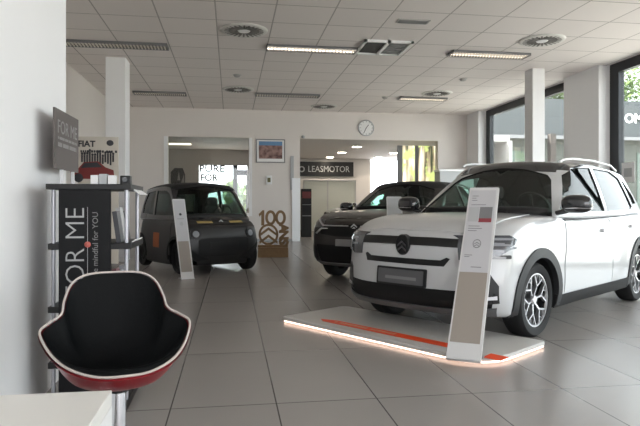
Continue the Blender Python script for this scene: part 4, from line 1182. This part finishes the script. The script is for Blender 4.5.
# leaflets and boxes on the shelves (each its own thing)
cols = [(.05, .052, .06), (.30, .30, .32), (.13, .05, .06), (.5, .5, .5), (.04, .05, .07), (.38, .40, .44), (.10, .09, .09)]
names = ['black', 'grey', 'dark red', 'pale', 'navy', 'silver', 'charcoal']
lvn = ['upper shelf', 'middle shelf', 'lower shelf']
for li, z in enumerate(lvl[:2]):
    hgt = .20
    y = DY0 + .06; k = 0
    while y < DY1 - .12:
        i = (k * 3 + li * 2) % 7
        o = B(); Ml = Matrix.Translation((DX1 - .05, y + .05, z)) @ Matrix.Rotation(R(-8), 4, 'Y'); hz2 = hgt * (.9 + .1 * ((k + li) % 2))
        box(o, -.02, .006, -.05, .045, .001, hz2, M=Ml)
        lab = '%s leaflet bundle, %s from the front on the %s of the rack' % (names[i], ['first', 'second', 'third', 'fourth', 'fifth'][k], lvn[li])
        tag(obj('leaflet_bundle', o, mat('leaflet_' + names[i].replace(' ', '_'), cols[i], .35), None), lab, 'leaflets', 'leaflet bundles on the rack')
        y += .112; k += 1
# things on top of the rack
zt = zs + .012
for i, (x0, y0, w_, d_, h_) in enumerate(((-.80, 3.50, .045, .05, .055), (-.752, 3.50, .045, .05, .062), (-.704, 3.50, .045, .05, .055))):
    bm = B(); box(bm, x0, x0 + w_ - .003, y0, y0 + d_, zt, zt + h_); o = obj('card_box', bm, M_LGREY if i == 1 else M_WHITEP, None, bevel=.002)
    tag(o, ['small white box on the rack top, next to the grey sign', 'small pale grey box in the middle of the rack top row', 'small white box at the outer end of the rack top row'][i], 'box', 'small boxes on the rack top')
t = empty('black_gadget', (-.63, 3.66, zt), 0, 'small black device with a lens at the outer corner of the rack top', 'device')
bm = B(); box(bm, -.03, .03, -.03, .03, 0, .06); obj('housing', bm, M_BLACK, t, bevel=.005)
bm = B(); lathe(bm, [(0, .045), (.016, .045), (.02, .03), (.02, 0)], 16, Matrix.Translation((0, 0, .035)) @ Matrix.Rotation(PI / 2, 4, 'X')); obj('lens', bm, M_LAMPGLASS, t, smooth=True)

# FOR ME header sign (faces the room, plane parallel to the wall)
xs = -1.02
cand = [on_x(54, 108, xs), on_x(77.5, 119, xs)]
ys0, ys1 = cand[0].y, cand[1].y; zt1 = (cand[0].z + cand[1].z) / 2; zb1 = on_x(54, 168, xs).z
sg = empty('header_sign', (xs, (ys0 + ys1) / 2, zt), 0, 'grey-brown FOR ME sign standing on top of the leaflet rack', 'sign')
hy = (ys1 - ys0) / 2
bm = B(); box(bm, -.006, .006, -hy, hy, zb1 - zt, zt1 - zt); sp_ = obj('sign_board', bm, M_SIGN, sg)
for y in (-hy * .4, hy * .55):
    bm = B(); box(bm, -.008, .008, y - .012, y + .012, 0, zb1 - zt); obj('sign_leg', bm, M_SILVER, sg)
M_SGL = mat('sign_lettering_grey', (.27, .26, .26), .5); H_ = zt1 - zb1; fr_ = lambda z: frame((.0075, -hy * .0, z), (0, 1, 0), (0, 0, 1))
zz = zb1 - zt
text('sign_lettering', 'FOR ME', H_ * .32, fr_(zz + H_ * .70), M_SGL, sp_, ext=.0008, sx=(2 * hy) * .84 / (H_ * .32 * 3.45))
dashes('sign_line', 2 * hy * .8, H_ * .045, fr_(zz + H_ * .52), M_SGL, sp_, 2)
dashes('sign_line', 2 * hy * .8, H_ * .07, fr_(zz + H_ * .41), M_SGL, sp_, 3)

# poster stand behind the rack
yq = 6.2; a = on_y(78, 136.5, yq); b_ = on_y(118.5, 186, yq); w = (b_.x - a.x) / 2
pt = empty('car_poster', ((a.x + b_.x) / 2, yq, 0), 0, 'cream poster of a small red city car standing behind the leaflet rack', 'poster')
zb_ = .55; ztp = a.z
M_CREAM = mat('cream_poster', (.50, .46, .40), .5)
bm = B(); box(bm, -w, w, -.008, .008, zb_, ztp); pbd = obj('board', bm, M_CREAM, pt)
bm = B(); box(bm, -.02, .02, .008, .03, 0, ztp - .2); box(bm, -.22, .22, -.15, .15, 0, .02); obj('stand_foot', bm, M_LGREY, pt)
fz = lambda px, py: (on_y(px, py, yq - .012) - Vector((pt.location.x, yq, 0)))
f0 = lambda p: frame((p.x, -.010, p.z), (1, 0, 0), (0, 0, 1))
text('poster_lettering', 'FIAT', .085, f0(fz(86.5, 144)), M_TEXTD, pbd, ext=.0008, bold=.003)
bm = B(); p = fz(110, 143); ellipsoid(bm, (p.x, -.010, p.z), (.035, .003, .03)); obj('poster_badge', bm, M_TEXTD, pbd)
dashes('poster_line', .36, .024, f0(fz(99, 151.5)), M_TEXTD, pbd, 4)
bm = B()
for i in range(13):
    p = fz(82 + i * 2.6, 160 + (i % 3)); hgt = .05 + .035 * ((i * 5) % 4) / 3
    box(bm, p.x - .010, p.x + .008, -.011, -.008, p.z - hgt * .4, p.z + hgt)
    ellipsoid(bm, (p.x, -.010, p.z + hgt + .014), (.012, .003, .014), 8, 6)
obj('poster_figures', bm, M_TEXTD, pbd)
cp = fz(92, 173)
MXZ2 = Matrix(((1, 0, 0, 0), (0, 0, 1, 0), (0, 1, 0, 0), (0, 0, 0, 1)))
bm = B(); cs_ = [(-.20, -.06), (-.21, .02), (-.13, .05), (-.08, .11), (.06, .12), (.13, .06), (.21, .03), (.22, -.06)]
prism(bm, [(cp.x + x, cp.z + z) for x, z in cs_], -.012, -.008, MXZ2); obj('poster_car', bm, mat('poster_red', (.16, .02, .018), .5), pbd)
bm = B(); prism(bm, [(cp.x + x, cp.z + z) for x, z in [(-.11, .05), (-.07, .10), (.05, .11), (.10, .06)]], -.014, -.010, MXZ2)
for dx in (-.13, .14): ellipsoid(bm, (cp.x + dx, -.012, cp.z - .05), (.045, .003, .045))
obj('poster_car_details', bm, M_TEXTD, pbd)

# ================================================================ CHAIR
CH = on_d(118.5, 330, 2.38); ch = empty('tub_chair', (CH.x, CH.y, 0), R(15), 'black leather tub chair with a red shell and white piping on a chrome post', 'chair')
# rim control points x, y, z
rim = [(0, -.27, .520), (.10, -.262, .524), (.20, -.205, .545), (.27, -.12, .58), (.316, -.03, .63), (.322, .03, .655), (.285, .075, .675), (.238, .11, .70), (.215, .16, .745), (.19, .21, .80), (.15, .235, .832), (.09, .25, .846), (0, .255, .848)]
rim = [(x * (.90 if y < .15 else .95), y, z) for x, y, z in rim]
full = rim + [(-x, y, z) for x, y, z in rim[-2:0:-1]]


def catm(P, n):
    o = []; N = len(P)
    for i in range(N):
        p0, p1, p2, p3 = (Vector(P[(i + k) % N]) for k in (-1, 0, 1, 2))
        for j in range(n):
            t = j / n; o.append(.5 * ((2 * p1) + (p2 - p0) * t + (2 * p0 - 5 * p1 + 4 * p2 - p3) * t * t + (3 * p1 - p0 - 3 * p2 + p3) * t ** 3))
    return o


RM = catm(full, 6); NR = len(RM); c0 = Vector((0, -.02, .465))


def bowl(inset, drop, k, rings, ctr, e=.62):
    bm = B(); grid = []; e_ = e
    for i in range(rings + 1):
        s = i / rings; row = []
        for p in RM:
            dv = (ctr - p); q = p + Vector((dv.x, dv.y, 0)).normalized() * inset
            an = math.atan2(p.y - ctr.y, p.x - ctr.x); el = Vector((.25 * math.cos(an), .25 * math.sin(an))); kk = s ** 3; g_ = s ** e_
            x = ctr.x + g_ * lerp(el.x, q.x - ctr.x, kk); y = ctr.y + g_ * lerp(el.y, q.y - ctr.y, kk); z = lerp(ctr.z, lerp(.66, q.z - drop, kk), s ** k)
            row.append(bm.verts.new((x, y, z)) if i else None)
        grid.append(row)
    cv = bm.verts.new(ctr)
    for j in range(NR): bm.faces.new((cv, grid[1][j], grid[1][(j + 1) % NR]))
    for i in range(1, rings):
        for j in range(NR): bm.faces.new((grid[i][j], grid[i + 1][j], grid[i + 1][(j + 1) % NR], grid[i][(j + 1) % NR]))
    return bm, grid[-1]


bm, e1 = bowl(.012, .004, 2.2, 14, c0); obj('seat_shell_inside', bm, M_BLKLEATHER, ch, smooth=True, angle=80)
bm, e2 = bowl(-.006, .012, 2.6, 14, Vector((0, -.01, .425)), .42); obj('outer_shell', bm, M_REDLEATHER, ch, smooth=True, angle=80)
bm = B(); tube(bm, RM, .005, 8, True); obj('piping', bm, M_PIPING, ch, smooth=True)
bm = B(); lathe(bm, [(0, .435), (.10, .435), (.10, .42), (.045, .41), (.045, .39), (.033, .385), (.0, .385)], 24); obj('seat_plate', bm, M_BLACK, ch, smooth=True, angle=30)
bm = B(); lathe(bm, [(.031, .39), (.031, .03), (.05, .022)], 24); obj('post', bm, M_CHROME, ch, smooth=True)
bm = B(); lathe(bm, [(0, 0), (.22, 0), (.225, .008), (.20, .016), (.06, .024), (0, .024)], 40); obj('base_disc', bm, M_CHROME, ch, smooth=True, angle=40)

# ================================================================ NEAR TABLE
zt = .735; a = on_z(112, 390, zt); xr_ = a.x; yr_ = a.y
tb = empty('side_desk', (xr_ - .36, yr_ - .40, 0), 0, 'white box desk corner at the lower left in front of the tub chair', 'desk')
bm = B(); box(bm, -.36, .36, -.40, .40, zt - .035, zt, 0); obj('desk_top', bm, M_TABLE, tb, bevel=.002)
bm = B(); box(bm, .325, .36, -.40, .40, 0, zt - .035); obj('side_panel', bm, M_WHITEP, tb)
bm = B(); box(bm, -.36, -.325, -.40, .40, 0, zt - .035); obj('side_panel', bm, M_WHITEP, tb)
bm = B(); box(bm, -.325, .325, .36, .38, .2, zt - .035); obj('modesty_panel', bm, M_WHITEP, tb)


# ================================================================ WINDOW GRAPHICS AND OUTSIDE
bm = B(); box(bm, 9.4, 70, -40, 80, -.25, -.06); box(bm, -30, 9.4, -40, -6.2, -.25, -.06); o = obj('ground_outside', bm, mat('pale_paving', (.34, .33, .31), .8, noise_amt=.1, noise_scale=.5)); o['kind'] = 'structure'
# white notice on window 2
p = on_x(628, 172, XG - .003); bm = B(); box(bm, XG - .004, XG - .001, p.y - .20, p.y + .2, p.z - .22, p.z + .20)
nt_ = tag(obj('window_notice', bm, M_WHITEP), 'white notice stuck low on the near window pane beside the black frame', 'notice')
bm = B(); box(bm, XG - .006, XG - .004, p.y - .12, p.y + .12, p.z - .10, p.z + .08); obj('notice_print', bm, M_LGREY, nt_)
# building across the yard with a sign fascia
YBd = 27.5
t = empty('neighbour_building', (22, YBd, 0), 0, 'grey building with white sign lettering on its fascia outside the right windows', 'building')
zf0 = on_y(560, 138, YBd).z; zf1 = on_y(560, 101, YBd).z
MF = mat('grey_fascia', (.062, .070, .074), .6); MG = mat('pale_render', (.085, .09, .08), .7)
bm = B(); box(bm, -11, 16, -.5, 2, zf0, zf1); fa = obj('fascia', bm, MF, t)
bm = B(); box(bm, -11, 16, 0, 3, 0, zf0); obj('facade', bm, MG, t)
bm = B(); box(bm, -11, 16, -.6, -.45, zf0 - .12, zf0 + .05); obj('fascia_edge', bm, M_GREY, t)
for k in range(6):
    x = -9 + k * 4.0
    bm = B(); box(bm, x, x + 2.6, -.04, 0, .4, zf0 - .7); obj('shop_window', bm, mat('shop_glass', (.10, .13, .11), .15), t)
for p_ in (557,):
    a = on_y(p_, 150, YBd - 2); bm = B(); box(bm, a.x - 22 - .14, a.x - 22 + .14, -1.7, -1.4, 0, zf0); obj('column', bm, mat('brown_column', (.06, .05, .045), .7), t)
p = on_y(634, 119, YBd - .5); text('fascia_lettering', 'OM', .66, frame((p.x - 22 - .55, -.51, p.z), (1, 0, 0), (0, 0, 1)), M_TEXTW, fa, ext=.02, align='LEFT', bold=.02)


def tree(x, y, h, r, label, col, seed):
    rnd = random.Random(seed)
    t = empty('leafy_tree', (x, y, 0), 0, label, 'tree', 'trees outside the windows')
    bm = B(); tube(bm, [(0, 0, 0), (.1, 0, h * .3), (0, .1, h * .6)], [.22, .17, .08], 8); obj('trunk', bm, mat('bark', (.10, .075, .055), .9), t, smooth=True)
    bm = B()
    blobs = [(rnd.uniform(-r, r) * .6, rnd.uniform(-r, r) * .6, h - r + rnd.uniform(-r, r) * .6, r * rnd.uniform(.4, .6)) for _ in range(9)]
    for _ in range(3800):
        bx, by, bz, br = rnd.choice(blobs)
        v = Vector((rnd.gauss(0, 1), rnd.gauss(0, 1), rnd.gauss(0, 1))).normalized() * br * rnd.uniform(.7, 1.05)
        s = rnd.uniform(.10, .20); A = Vector((rnd.gauss(0, 1), rnd.gauss(0, 1), rnd.gauss(0, 1))).normalized(); Cc = A.orthogonal().normalized()
        c = Vector((bx, by, bz)) + v
        bm.faces.new([bm.verts.new(c + A * s * a + Cc * s * .5 * b) for a, b in ((-1, 0), (0, -1), (1, 0), (0, 1))])
    obj('foliage', bm, col, t)


ML1 = mat('leaf_green', (.10, .165, .035), .6, noise_amt=.3, noise_scale=1.5); ML2 = mat('leaf_dark_green', (.09, .15, .04), .6, noise_amt=.3, noise_scale=1.5)
for i, (px, d, h, r, m, l) in enumerate(((636, 40, 12.5, 3.6, ML1, 'bright green tree over the fascia at the right edge'), (556, 38, 10.5, 2.2, ML1, 'green tree seen right of the slim white pillar'),
                                         (588, 52, 11, 2.4, ML2, 'dark tree behind the wall pier'), (515, 46, 12.5, 2.6, ML2, 'dark tree above the far window'))):
    p = on_d(px, 205, d); tree(p.x, p.y, h, r, l, m, i)
# office yard shrub
p = on_y(243, 190, 25.5); tree(p.x, p.y, 2.2, .8, 'small shrub behind the glazed office door', ML1, 9)
